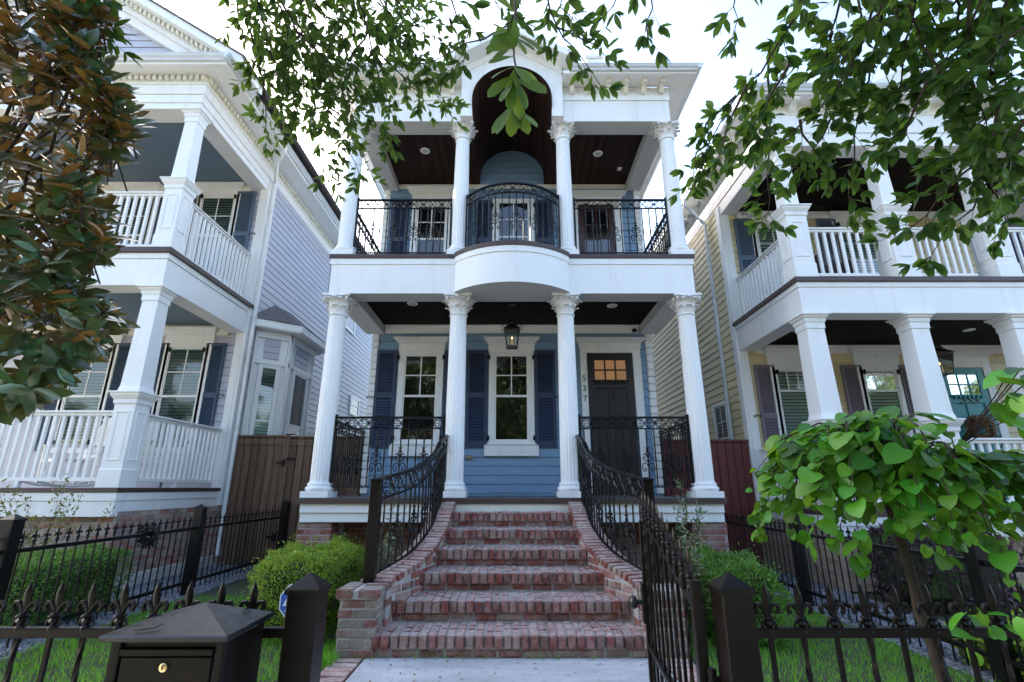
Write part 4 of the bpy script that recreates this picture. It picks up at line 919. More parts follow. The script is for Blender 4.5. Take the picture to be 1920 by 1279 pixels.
rg = thing('red_board_gate', (3.5, 9.2, 0), 'tall red-brown painted board gate beside the yellow house', 'gate')
mb = MB(); x = 2.72
while x < 4.33: mb.box(x, min(x+.148, 4.33), 9.2, 9.225, .03, 2.10); x += .15
out('boards', mb, 'redgate', rg, bevel=.002); mb = MB(); mb.box(2.7, 4.35, 9.17, 9.25, 2.101, 2.15); out('top_rail', mb, 'redgate', rg, bevel=.004)

# ------------------------------------------------------------------ the lavender house (left)
lh = thing('lavender_house', (-8.1, 9.4, 0), 'lavender clapboard house with white square columns, dentilled cornice and blue shutters', 'house')
LX, LY, LW, LD, LU = -5.30, 6.9, 9.35, 1.30, 4.86      # right side plane, front plane, wall plane, decks
LL = -10.9
FL = frame(0, LW, 0, 0); FLS = frame(LX, LW, 0, PI/2)   # local x runs back along +Y on the side wall
mb = MB(FL); siding(mb, LL, LX, 1.0, 4.3, .15); siding(mb, LL, LX, 4.8, 7.7, .15)
mb.M = FLS; siding(mb, 0, 13, 1.0, 7.95, .15)
mb.M = frame(0, 7.0, 0, 0); siding(mb, LL-.3, LX+.3, 8.3, 10.9, .15, clip=lambda z: (-8.1-(10.62-z)/.674, -8.1+(10.62-z)/.674))
mb.M = None; mb.box(LL, LX-.03, LW+.018, LW+.1, .3, 7.9); mb.box(LL, LL+.1, LW, 22, .3, 7.9); mb.box(LX-.12, LX-.02, LW+.1, 22.3, .3, 7.9); out('wall', mb, 'lav', lh)
mb = MB(); mo = MB(); mb.M = frame(LX, LY+.1, 0, PI/2); mo.M = mb.M; brickwall(mb, 0, 14, .16, .99, mort=mo)
mb.M = frame(0, LY+.1, 0, 0); mo.M = mb.M; brickwall(mb, LL, LX, 0, .93, mort=mo); out('foundation', mb, 'brick2', lh, bevel=.004); out('foundation_mortar', mo, 'mortar', lh)
mb = MB(); mb.box(LX-.1, LX+.05, LY+.04, 20, -.1, .155); out('footing', mb, 'footing', lh, bevel=.01)
mb = MB()
mb.box(LX-.02, LX+.035, LW-.04, LW+.13, 1.0, 7.75); mb.box(LX-.16, LX-.021, LW-.045, LW+.0, 1.0, 7.6); out('corner_board', mb, 'white', lh, bevel=.004)
mb = MB(); mb.box(LL, LX+.02, LY-.02, LW-.017, LD-.03, LD); out('porch_deck', mb, 'deck', lh)
mb = MB()
mb.box(LL, LX+.025, LY-.025, LY-.02, LD-.06, LD-.002); mb.box(LX+.02, LX+.025, LY-.02, LW+.1, LD-.06, LD-.002)
out('deck_edge', mb, 'trim', lh, bevel=.004)
mb = MB(); mb.box(LL, LX+.055, LY-.055, LW+.06, LU-.085, LU-.001); out('balcony_edge', mb, 'trim', lh, bevel=.004)
mb = MB()
mb.box(LL, LX+.012, LY-.012, LW, LD-.17, LD-.061); mb.box(LL, LX, LY, LW, .93, LD-.171); out('porch_skirt', mb, 'white', lh, bevel=.004)
mb = MB()
mb.box(LL, LX, LY, LY+.32, 4.24, 4.68); mb.box(LX-.32, LX, LY+.32, LW-.046, 4.24, 4.68); mb.box(LL, LX+.018, LY-.018, LW-.045, 4.681, LU-.086)
out('porch_fascia', mb, 'white', lh, bevel=.004)
mb = MB(); mb.box(LL, LX-.321, LY+.321, LW-.02, 4.40, 4.44); out('porch_ceiling', mb, 'bluceil', lh)
mb = MB(); mb.box(LL, LX-.36, LY+.36, LW-.02, 7.62, 7.66); out('balcony_ceiling', mb, 'bluceil', lh)
mb = MB(); mb.box(LL, LX-.33, LW-.05, LW-.0165, 4.20, 4.398); out('frieze_board', mb, 'cream', lh, bevel=.004)
mb = MB(); mb.box(LL, LX-.36, LW-.05, LW-.0165, 7.42, 7.618); out('frieze_board', mb, 'cream', lh, bevel=.004)
# entablature in three stepped fascias, dentils, soffit, gutter
mb = MB()
for k, (z0, z1) in enumerate(((7.50, 7.62), (7.62, 7.78), (7.78, 7.97))):
    e = .02*k-.02; mb.box(LL, LX+e, LY-e, LY+.36, z0+(.0005 if k else 0), z1); mb.box(LX-.36, LX+e, LY+.3605, 22, z0+(.0005 if k else 0), z1)
mb.box(LL, LX+.035, LY-.035, LY+.3, 7.9705, 8.0); mb.box(LX-.3, LX+.035, LY+.3, 22, 7.9705, 8.0)
out('entablature', mb, 'white', lh, bevel=.004)
mb = MB(); mb.box(LL, LX+.03, LY-.03, LY+.3, 8.0005, 8.14); mb.box(LX-.3, LX+.03, LY+.3005, 22, 8.0005, 8.14)
out('dentil_backing', mb, 'cream', lh)
dm = MB(); dm.box(-.030, .030, -.055, 0, 0, .085)
dt = out('dentil', dm, 'cream', lh, bevel=.004); dt.location = (LX-.02, LY-.03, 8.04); dt.data.name = 'dentil'
x = LX-.125
while x > LX-3.2: inst('dentil', dt, lh, (x, LY-.03, 8.04)); x -= .105
y = LY+.02; k = 0
while k < 66: inst('dentil', dt, lh, (LX+.03, y, 8.04), PI/2); y += .105; k += 1
mb = MB(); mb.box(LL-.4, LX+.46, LY-.26, 22.5, 8.1405, 8.16); mb.box(LL-.4, LX+.48, LY-.29, LY-.26, 8.135, 8.21); mb.box(LX+.45, LX+.48, LY-.26, 22.5, 8.135, 8.21); out('soffit', mb, 'white', lh, bevel=.003)
mb = MB(); gutter_run(mb, (LL, LY-.29), (LX+.48, LY-.29), 8.185, 8.29, .10, 1); gutter_run(mb, (LX+.48, LY-.39), (LX+.48, 22.5), 8.185, 8.29, .10, 1); out('gutter', mb, 'gutter', lh)
# raking gable
GA = lambda x: 8.30+.674*(3.3-abs(x+8.1))
mb = MB(); mds = []
for s in (-1, 1):
    md = MB(); mds.append(md); a, b = -8.1, -8.1+s*3.55
    mb.prism([(a, GA(a)+.0), (b, GA(b)), (b, GA(b)+.16), (a, GA(a)+.16)], 'y', 6.60, 7.3)
    mb.prism([(a, GA(a)-.20), (b-s*.3, GA(b-s*.3)-.20), (b-s*.3, GA(b-s*.3)-.001), (a, GA(a)-.001)], 'y', 6.83, 7.01)
    mb.prism([(a, GA(a)-.38), (b-s*.55, GA(b-s*.55)-.38), (b-s*.55, GA(b-s*.55)-.201), (a, GA(a)-.201)], 'y', 6.90, 7.0)
    for k in range(32):
        x = a+s*(.12+k*.095); md.prism([(x-.028, GA(x-.028)-.105), (x+.028, GA(x+.028)-.105), (x+.028, GA(x+.028)-.005), (x-.028, GA(x-.028)-.005)], 'y', 6.74, 6.829)
gc = out('raking_cornice', mb, 'white', lh, bevel=.004); [out('dentils', md, 'cream', gc, bevel=.003) for md in mds]
mb = MB(); mb.box(-8.7, -7.5, 6.93, 6.985, 8.62, 9.5)
for k in range(11): z = 8.68+k*.072; mb.add([(-8.63, 6.90, z), (-7.57, 6.90, z), (-7.57, 6.94, z+.075), (-8.63, 6.94, z+.075)], [(0, 1, 2, 3)])
for q in ((-8.7, -8.63, 8.62, 9.5), (-7.57, -7.5, 8.62, 9.5), (-8.63, -7.57, 9.44, 9.5), (-8.63, -7.57, 8.62, 8.68)): mb.box(q[0], q[1], 6.89, 6.93, q[2], q[3])
out('gable_vent', mb, 'white', lh)
mb = MB()
for s in (-1, 1):
    a, b = -8.1, -8.1+s*3.6; mb.prism([(a, GA(a)+.161), (b, GA(b)+.161), (b, GA(b)+.19), (a, GA(a)+.20)], 'y', 6.57, 22.5)
out('roof', mb, 'shingle', lh)
# downspout at the corner
mb = MB(); x, y = LX+.09, LW+.06
mb.tube([(LX+.53, 8.75, 8.19), (LX+.53, 8.76, 8.06), (LX+.30, 8.95, 7.93), (x, y-.02, 7.72), (x, y, 7.5), (x, y, .35), (x+.05, y-.06, .15)], .045, 4, rot=PI/4)
for z in (7.0, 4.6, 2.4): mb.box(x-.05, x+.045, y-.045, y+.045, z, z+.03)
out('downspout', mb, 'white', lh, bevel=.006)
c = square_column(lh, LX-.165, LY+.17, LD, 2.62, 4.24, .140, .150, .86)
for x in (-2.85, -5.3): dup(c, (x, 0, 0))
c = square_column(lh, LX-.165, LY+.17, LU, 6.12, 7.50, .118, .145, .88)
for x in (-2.85, -5.3): dup(c, (x, 0, 0))
balustrade(lh, frame(0, LY+.16, 0, 0), LX-2.70, LX-.32, LD, 2.36); balustrade(lh, frame(LX-.16, LY+.33, 0, PI/2), 0, LW-LY-.38, LD, 2.36)
balustrade(lh, frame(0, LY+.16, 0, 0), LX-5.1, LX-3.0, LD, 2.36)
balustrade(lh, frame(0, LY+.16, 0, 0), LX-2.70, LX-.32, LU, 5.95); balustrade(lh, frame(LX-.16, LY+.33, 0, PI/2), 0, LW-LY-.38, LU, 5.95)
for xc, sh in ((-6.36, 1), (-8.18, 1)):
    window(lh, FL, xc, .70, 1.98, 3.94, 2, 2, .5, 4.32, None, blinds='blind', glass='glass2')
    shutter(lh, FL, xc+.36, xc+.74, 1.95, 4.03, 'slate', .5, -1, 1 if xc > -7 else 0); shutter(lh, FL, xc-.75, xc-.37, 1.95, 4.03, 'slate', .5, 1)
    window(lh, FL, xc+.03, .70, 5.45, 7.33, 2, 2, .5, 7.60, None, blinds='blind', glass='glass2')
    shutter(lh, FL, xc+.42, xc+.82, 5.4, 7.46, 'slate2', .5, -1, 1 if xc > -7 else 0); shutter(lh, FL, xc-.75, xc-.35, 5.4, 7.46, 'slate2', .5, 1)
# bay window on the flank
B = [(LX, 9.72), (-4.76, 10.16), (-4.76, 11.42), (LX, 11.9)]
mb = MB(); mb.prism([(LX-.02, 9.72)]+B[1:3]+[(LX-.02, 11.9)], 'z', 1.0, 4.45); bay = out('bay', mb, 'white', lh)
for (xa, ya), (xb, yb), nm in ((B[0], B[1], 0), (B[1], B[2], 1)):
    L = math.hypot(xb-xa, yb-ya); Fm = frame(xa, ya, 0, math.atan2(yb-ya, xb-xa)); n = 1
    mb = MB(Fm)
    for k in range(n):
        a, b = L*k/n, L*(k+1)/n; c1 = (a+b)/2; ww = (b-a)*(.44 if nm == 0 else .52)
        mb.box(c1-ww/2, c1+ww/2, -.006, -.001, 3.86, 4.28); siding(mb, c1-ww/2, c1+ww/2, 3.87, 4.27, .15, y=-.006)
        w_ = window(lh, Fm, c1, ww, 1.75, 3.70, 1, 1, .42, None, None, blinds='blind' if nm == 0 else 'teald', glass='glass2', cas=.06)
    out('bay_panel', mb, 'lav', bay)
    mb = MB(Fm)
    for k in range(n+1):
        x = L*k/n; mb.box(max(0, x-.05), min(L, x+.05), -.05, 0, 1.0, 4.44)
    mb.box(.0, L, -.045, 0, 3.745, 3.84); mb.box(0, L, -.045, 0, 4.30, 4.44); out('bay_trim', mb, 'white', bay, bevel=.004)
mb = MB(); E_ = [(LX-.02, 9.40), (-4.62, 9.93), (-4.50, 10.02), (-4.50, 11.6), (LX-.02, 12.2)]
mb.prism(E_, 'z', 4.45, 4.47); mb.prism([(LX-.02, 9.38)]+[(x+.02, y) for x, y in E_[1:4]]+[(LX-.02, 12.22)], 'z', 4.4705, 4.62); out('bay_eave', mb, 'white', bay, bevel=.004)
mb = MB(); E2 = [(x+.03 if i not in (0, 4) else x, y-(.04 if i < 2 else 0)) for i, (x, y) in enumerate(E_)]
mb.add([(x, y, 4.621) for x, y in E2]+[(LX-.02, 10.3, 5.22), (LX-.02, 11.5, 5.22), (-5.1, 10.7, 5.16)], [(0, 1, 5), (1, 2, 5), (2, 7, 5), (2, 3, 7), (3, 6, 7), (3, 4, 6), (5, 7, 6)]); out('bay_roof', mb, 'shingle', bay)
for yc, z0, z1, w_ in ((15.2, 6.2, 7.0, .8), (16.4, 3.65, 4.15, .8)): window(lh, FLS, yc-LW, w_, z0, z1, 1, 1, .5, None, None, cas=.09)
# rocking chairs on its porch
def rocker(x, y, a, label):
    t = thing('rocking_chair', (x, y, LD), label, 'rocking chair', 'rocking chairs on the lavender porch'); F = frame(x, y, LD, a)
    mb = MB(F)
    for k in range(7): u = -.24+k*.08; mb.box(u-.03, u+.03, -.26, .24, .42, .44)
    mb.box(-.28, .28, -.28, -.24, .39, .44); out('seat', mb, 'white', t, bevel=.004)
    mb = MB(F)
    for k in range(7): u = -.22+k*.0733; mb.tube([(u, .24, .44), (u, .34, .8), (u, .44, 1.12)], .020, 4, rot=PI/4)
    mb.tube([(-.28, .44, 1.14), (.28, .44, 1.14)], .035, 6); mb.tube([(-.27, .25, .50), (.27, .25, .5)], .025, 5); out('backrest', mb, 'white', t)
    for s in (-1, 1):
        mb = MB(F); mb.tube([(s*.27, -.26, .06), (s*.27, -.27, .64)], .022, 6); mb.tube([(s*.27, .22, .06), (s*.27, .26, .5), (s*.27, .46, 1.14)], .022, 6); out('leg', mb, 'white', t)
        mb = MB(F); mb.box(s*.27-.04, s*.27+.04, -.30, .30, .64, .665); out('armrest', mb, 'white', t, bevel=.005)
        mb = MB(F); mb.tube([(s*.27, -.45, .10), (s*.27, -.25, .045), (s*.27, 0, .022), (s*.27, .25, .045), (s*.27, .5, .12)], .022, 6); out('runner', mb, 'white', t)
rocker(-7.15, 8.2, -.5, 'white slatted rocking chair in front of the lavender porch windows'); rocker(-6.05, 8.35, .6, 'white slatted rocking chair at the gate end of the lavender porch')

# ------------------------------------------------------------------ the yellow house (right)
yh = thing('yellow_house', (7.1, 9.2, 0), 'yellow clapboard house with white square columns, plum shutters and teal front door', 'house')
YX, YY, YWL, YD, YU = 4.38, 6.98, 9.2, 1.0, 4.40; YR = 9.75
FYW = frame(0, YWL, 0, 0)
mb = MB(FYW); siding(mb, YX, YR, .8, 3.9, .15); siding(mb, YX, YR, 4.3, 7.0, .15)
mb.M = frame(YX, 22, 0, -PI/2); siding(mb, 0, 22-YWL, .8, 7.4, .15); mb.M = None
mb.box(YX+.03, YR, YWL+.018, YWL+.1, .3, 7); mb.box(YX+.02, YX+.12, YWL+.1, 22, .3, 7.1); mb.box(YR-.1, YR, YWL+.1, 22, .3, 7.1); out('wall', mb, 'yellow', yh)
mb = MB(); mo = MB(); mb.M = frame(YX, 20, 0, -PI/2); mo.M = mb.M; brickwall(mb, 0, 20-YY-.1, 0, .83, mort=mo); mb.M = frame(0, YY+.1, 0, 0); mo.M = mb.M; brickwall(mb, YX, YR, 0, .7, mort=mo); out('foundation', mb, 'brick3', yh, bevel=.004); out('foundation_mortar', mo, 'mortar', yh)
mb = MB(); mb.box(YX-.035, YX+.02, YWL-.04, YWL+.13, .8, 7.0); mb.box(YX+.021, YX+.17, YWL-.045, YWL, .8, 6.8); mb.box(YX-.03, YX, 11.4, 11.5, .8, 7.1); out('corner_board', mb, 'white', yh, bevel=.004)
mb = MB(); mb.box(YX-.02, YR+.1, YY-.02, YWL-.017, YD-.03, YD); out('porch_deck', mb, 'deck', yh)
mb = MB(); mb.box(YX-.025, YR+.1, YY-.025, YY-.02, YD-.07, YD-.002); mb.box(YX-.025, YX-.02, YY-.02, YWL, YD-.07, YD-.002); out('deck_edge', mb, 'trim', yh, bevel=.003)
mb = MB(); mb.box(YX-.05, YR+.15, YY-.05, YWL-.02, YU-.075, YU-.001); out('balcony_edge', mb, 'trim', yh, bevel=.003)
mb = MB(); mb.box(YX-.012, YR+.1, YY-.012, YWL-.05, YD-.19, YD-.071); mb.box(YX, YR+.1, YY, YWL-.05, .68, YD-.1905); out('porch_skirt', mb, 'white', yh, bevel=.004)
mb = MB()
mb.box(YX, YR+.12, YY, YY+.32, 3.82, 4.24); mb.box(YX, YX+.32, YY+.32, YWL-.046, 3.82, 4.24); mb.box(YX-.015, YR+.12, YY-.015, YWL-.045, 4.241, YU-.076); mb.box(YR-.2, YR+.12, YY+.32, YWL, 3.82, 4.24); out('porch_fascia', mb, 'white', yh, bevel=.004)
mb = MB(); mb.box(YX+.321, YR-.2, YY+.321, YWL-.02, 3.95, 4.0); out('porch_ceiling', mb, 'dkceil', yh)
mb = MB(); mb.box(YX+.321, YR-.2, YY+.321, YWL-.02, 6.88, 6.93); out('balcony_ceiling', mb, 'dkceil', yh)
mb = MB(); mb.box(YX+.33, YR-.2, YWL-.05, YWL-.0165, 3.79, 3.948); out('frieze_board', mb, 'white', yh, bevel=.004)
mb = MB(); mb.box(YX+.33, YR-.2, YWL-.05, YWL-.0165, 6.72, 6.878); out('frieze_board', mb, 'white', yh, bevel=.004)
mb = MB()
for k, (z0, z1) in enumerate(((6.80, 7.05), (7.05, 7.40))):
    e = .02*k; mb.box(YX-e, YR+.1, YY-e, YY+.32, z0+(.0005 if k else 0), z1); mb.box(YX-e, YX+.32, YY+.3205, 21, z0+(.0005 if k else 0), z1)
mb.box(YR-.2, YR+.1, YY+.3205, YWL, 6.80, 7.03); out('entablature', mb, 'white', yh, bevel=.004)
mb = MB(); mb.box(YX-.03, YR+.1, YY-.03, YY+.3, 7.4005, 7.60); mb.box(YX-.03, YX+.3, YY+.3, 21, 7.4005, 7.60); out('bed_moulding', mb, 'cream', yh)
bm_ = MB(); bm_.prism([(-.22, .13), (-.22, .09), (-.19, .07), (-.14, .08), (-.09, .05), (-.04, -.01), (0, -.04), (0, .13)], 'x', -.05, .05); md = out('modillion', bm_, 'white', yh, bevel=.005); md.location = (YX+.02, YY-.03, 7.468)
for k in range(1, 15): inst('modillion', md, yh, (YX+.02+.38*k, YY-.03, 7.468))
for k in range(14): inst('modillion', md, yh, (YX-.03, YY+.25+.42*k, 7.468), -PI/2)
mb = MB(); mb.box(YX-.36, YR+.5, YY-.27, 21, 7.6005, 7.62); mb.box(YX-.38, YR+.5, YY-.29, YY-.26, 7.595, 7.66); mb.box(YX-.38, YX-.35, YY-.26, 21, 7.595, 7.66); out('soffit', mb, 'white', yh, bevel=.003)
mb = MB(); gutter_run(mb, (YX-.38, YY-.29), (YR+.5, YY-.29), 7.635, 7.735, .10, 1); gutter_run(mb, (YX-.38, 21), (YX-.38, YY-.39), 7.635, 7.735, .10, 1); out('gutter', mb, 'gutter', yh)
mb = MB(); mb.tube([(YX-.43, 9.9, 7.65), (YX-.43, 9.9, 7.5), (YX-.2, 9.85, 7.15), (YX-.07, 9.8, 6.95), (YX-.07, 9.8, .3), (YX-.12, 9.7, .12)], .042, 4, rot=PI/4); out('downspout', mb, 'gutter', yh, bevel=.006)
mb = MB(); mb.prism([(5.9, 7.72), (7.5, 7.72), (6.7, 8.12)], 'y', 6.62, 6.75); out('gable', mb, 'cream', yh)
mb = MB(); mb.add([(3.95, 6.7, 7.70), (10.3, 6.7, 7.70), (10.3, 21, 7.70), (3.95, 21, 7.70), (7.1, 10.2, 9.6), (7.1, 18, 9.6)], [(0, 1, 4), (1, 2, 5, 4), (2, 3, 5), (3, 0, 4, 5)]); out('roof', mb, 'shingle', yh)
cA = square_column(yh, YX+.17, YY+.17, YD, 2.24, 3.82, .152, .160, .88)
for x in (1.57, 3.12, 4.95): dup(cA, (x, 0, 0))
cB = square_column(yh, YX+.17, YY+.17, YU, 5.66, 6.80, .118, .165, .88)
for x in (1.60, 3.15, 4.95): dup(cB, (x, 0, 0))
for a, b in ((.34, 1.40), (1.75, 2.95), (3.32, 4.78)):
    balustrade(yh, frame(YX, YY+.17, 0, 0), a, b, YU, 5.34)
    if a > 1.7: balustrade(yh, frame(YX, YY+.17, 0, 0), a, b, YD, 1.98)
balustrade(yh, frame(YX, YY+.17, 0, 0), .34, 1.40, YD, 1.98)
balustrade(yh, frame(YX+.17, YWL-.05, 0, -PI/2), 0, YWL-YY-.40, YU, 5.34); balustrade(yh, frame(YX+.17, YWL-.05, 0, -PI/2), 0, YWL-YY-.40, YD, 1.98)
for xc in (5.33, 6.99):
    window(yh, FYW, xc, .60, 1.7, 3.46, 3, 1, .76, 3.86, None, blinds='white', glass='glass2', lower=False)
    shutter(yh, FYW, xc-.71, xc-.32, 1.6, 3.55, 'plum', .5, 1, -1 if xc < 6 else 0); shutter(yh, FYW, xc+.38, xc+.74, 1.6, 3.55, 'plum', .5, -1)
for xc in (5.42, 7.15):
    window(yh, FYW, xc, .66, 4.95, 6.52, 2, 2, .5, 6.80, None, blinds='white', glass='glass2')
    shutter(yh, FYW, xc-.78, xc-.38, 4.9, 6.70, 'slate2', .5, 1); shutter(yh, FYW, xc+.40, xc+.76, 4.9, 6.70, 'slate2', .5, -1)
td = door(yh, FYW, 8.13, 8.98, YD, 3.50, 'teal', .12, 3.80, 'craft', 'dark')
textpart('house_number', '535', yh, Matrix.Translation((8.57, YWL-.056, 2.88)), .24, 'blk')
window(yh, frame(YX, 22, 0, -PI/2), 22-10.25, .55, 1.55, 2.95, 2, 2, .5, None, None, blinds='white', cas=.09); window(yh, frame(YX, 22, 0, -PI/2), 22-13.2, .6, 1.6, 3.0, 1, 1, .5, None, None, cas=.09)
for x, y in ((5.0, 8.2), (8.0, 8.2)):
    mb = MB(); mb.lathe([(.06, -.012), (.085, -.012), (.09, .002)], 20, (x, y, 3.95)); out('recessed_light', mb, 'white', yh, smooth=50)
lantern(7.15, 8.0, 3.95, 3.1, .28, 'black porch lantern hanging in front of the yellow wall')
def wreath(name, c, r, n, m, L, label, cat='wreath', tub=.05):
    a = RNG.uniform(0, 6.283, n); b = RNG.uniform(0, 6.283, n); rr = r+tub*np.cos(b)
    P = np.stack([c[0]+rr*np.cos(a), c[1]+tub*np.sin(b)*.7, c[2]+rr*np.sin(a)], 1); D = np.stack([np.cos(a)*np.cos(b), np.sin(b)*.7, np.sin(a)*np.cos(b)], 1)+rvec(n)*.8
    t = thing(name, c, label, cat); leafmesh('leaves', m, t, P, D, rvec(n), RNG.uniform(.6, 1.2, n)*L, RNG.uniform(.4, .6, n)*L, 'oval')
    mb = MB(); mb.tube([(c[0]+r*math.cos(k*PI/12), c[1], c[2]+r*math.sin(k*PI/12)) for k in range(25)], tub*.6, 6); out('ring', mb, 'twig', t); return t
wreath('wreath', (8.56, YWL-.13, 2.32), .19, 700, 'wreathleaf', .05, 'round orange-brown dried wreath hanging on the teal door')
wreath('wreath', (-4.1, 5.95, .78), .085, 420, 'dkleaf', .035, 'small dark wreath hanging on the iron side fence', tub=.035)
# dark wicker chair on the upper balcony
wc = thing('wicker_chair', (6.0, 8.1, YU), 'dark rounded wicker armchair on the yellow house balcony', 'chair')
mb = MB(frame(5.75, 8.0, YU, .3)); mb.box(-.3, .3, -.3, .3, .28, .40); out('seat', mb, 'wicker', wc, bevel=.02)
mb = MB(frame(5.75, 8.0, YU, .3)); mb.grid([[(.36*math.cos(a), .34*math.sin(a)+.02, z) for a in [PI*(-.05+1.1*i/12) for i in range(13)]] for z in (.2, .5, .72, .86)]); out('backrest', mb, 'wicker', wc, smooth=60)
for sx in (-1, 1):
    for sy in (-1, 1): mb = MB(frame(5.75, 8.0, YU, .3)); mb.tube([(sx*.27, sy*.27, .28), (sx*.29, sy*.29, 0)], .02, 6); out('leg', mb, 'wicker', wc)
# the next house along
fh = thing('far_house', (13.5, 12, 0), 'blue clapboard house with pale eaves beyond the yellow house', 'house')
mb = MB(frame(10.9, 22, 0, -PI/2)); siding(mb, 0, 13.5, .5, 6.6, .16); mb.M = frame(0, 8.5, 0, 0); siding(mb, 10.9, 16.5, .5, 6.6, .16); mb.M = None; mb.box(10.93, 16.5, 8.52, 22, .2, 6.6); out('wall', mb, 'farblue', fh)
mb = MB(); mb.box(10.4, 17, 8.0, 22, 6.62, 6.70); mb.box(10.4, 17, 7.98, 8.0, 6.6, 6.86); mb.box(10.38, 10.4, 7.98, 22, 6.6, 6.86); mb.box(10.85, 10.93, 8.45, 8.6, .5, 6.6); out('eave', mb, 'white', fh)
mb = MB(); mb.prism([(10.3, 6.87), (17.1, 6.87), (13.7, 9.6)], 'y', 7.9, 22); out('roof', mb, 'shingle', fh)
window(fh, frame(10.9, 22, 0, -PI/2), 11.0, .8, 3.6, 5.2, 2, 2, .5, None, None)

# ------------------------------------------------------------------ plants
_F, _P = 923., R(16.6)
def U(u, v, d):
    # a point d metres from the viewpoint, in the direction of a spot in the 1920 x 1279 photograph
    a, b = (u-960)/_F, (639.5-v)/_F; q = Vector((a, math.cos(_P)-b*math.sin(_P), math.sin(_P)+b*math.cos(_P))).normalized(); return Vector((0, 0, 1.3))+q*d
def fine(pts, step=.06, jit=.006):
    o = [pts[0]]
    for i, (a, b) in enumerate(zip(pts, pts[1:])):
        p0 = pts[max(i-1, 0)]; p3 = pts[min(i+2, len(pts)-1)]; n = max(1, int((b-a).length/step))
        for k in range(1, n+1):
            t = k/n; t2, t3 = t*t, t*t*t
            p = .5*((2*a)+(b-p0)*t+(2*p0-5*a+4*b-p3)*t2+(3*a-p0-3*b+p3)*t3)
            o.append(p+Vector((random.gauss(0, jit), random.gauss(0, jit), random.gauss(0, jit))))
    return o
class Leaves:
    def __init__(s): s.P = []; s.D = []; s.N = []; s.L = []
    def put(s, p, d, n, l): s.P.append(tuple(p)); s.D.append(tuple(d)); s.N.append(tuple(n)); s.L.append(l)
def rv(): v = Vector((random.gauss(0, 1), random.gauss(0, 1), random.gauss(0, 1))); return v.normalized()
def grow(mb, lv, stem, r0, side=.075, sl=(.06, .24), ls=.026, L=(.045, .075), droop=.5, r1=.0012, start=0, bare=0, whorl=4):
    n = len(stem); mb.tube(stem, [r0+(r1*1.3-r0)*i/(n-1) for i in range(n)], 5); acc = 0
    for i in range(1, n):
        seg = stem[i]-stem[i-1]; acc += seg.length
        if i/n < bare: continue
        t = seg.normalized()
        while acc > side:
            acc -= side; d = (rv()-t*.0); d = (d-t*d.dot(t)).normalized(); l = random.uniform(*sl)*(1-.3*i/n)
            p = stem[i].copy(); dirv = (d*.8+t*.7).normalized(); tw = [p.copy()]; k = max(2, int(l/.03))
            for _ in range(k):
                dirv = (dirv+Vector((0, 0, -droop*.12))+rv()*.12).normalized(); p = p+dirv*(l/k); tw.append(p.copy())
            mb.tube(tw, [r1*1.3]+[r1]*(len(tw)-1), 3, cap=False); a2 = 0
            for a, b in zip(tw, tw[1:]):
                a2 += (b-a).length
                while a2 > ls:
                    a2 -= ls; tt = (b-a).normalized(); q = rv(); q = (q-tt*q.dot(tt)).normalized()
                    lv.put(b, (tt*.55+q*.8+Vector((0, 0, -.25*droop))), Vector((0, 0, 1))+rv()*.7, random.uniform(*L))
            for _ in range(whorl): lv.put(tw[-1], dirv*.8+rv()*.6, Vector((0, 0, 1))+rv()*.7, random.uniform(*L)*1.05)
    for _ in range(3): lv.put(stem[-1], t*.9+rv()*.5, Vector((0, 0, 1))+rv()*.7, random.uniform(*L))
def leafout(lv, name, m, parent, ratio, shape, curve=.15, fold=.12):
    L = np.array(lv.L); return leafmesh(name, m, parent, lv.P, lv.D, lv.N, L, L*RNG.uniform(ratio[0], ratio[1], len(L)), shape, curve, fold)
def limbs(mb, starts, hub, r=.012, lv=None):
    for p in starts:
        m_ = (p+hub)/2+Vector((0, 0, .25))+rv()*.08; pm = fine([hub, m_, p+Vector((0, 0, .06))], .06, .006)
        if lv is not None: grow(MB(), lv, pm, .004, .10, (.05, .2), .03, (.04, .075), .4, bare=.25)
        mb.tube(fine([p, m_, hub], .15, .004), [r*.6+r*1.2*i/20 for i in range(len(fine([p, m_, hub], .15, 0)))], 6)
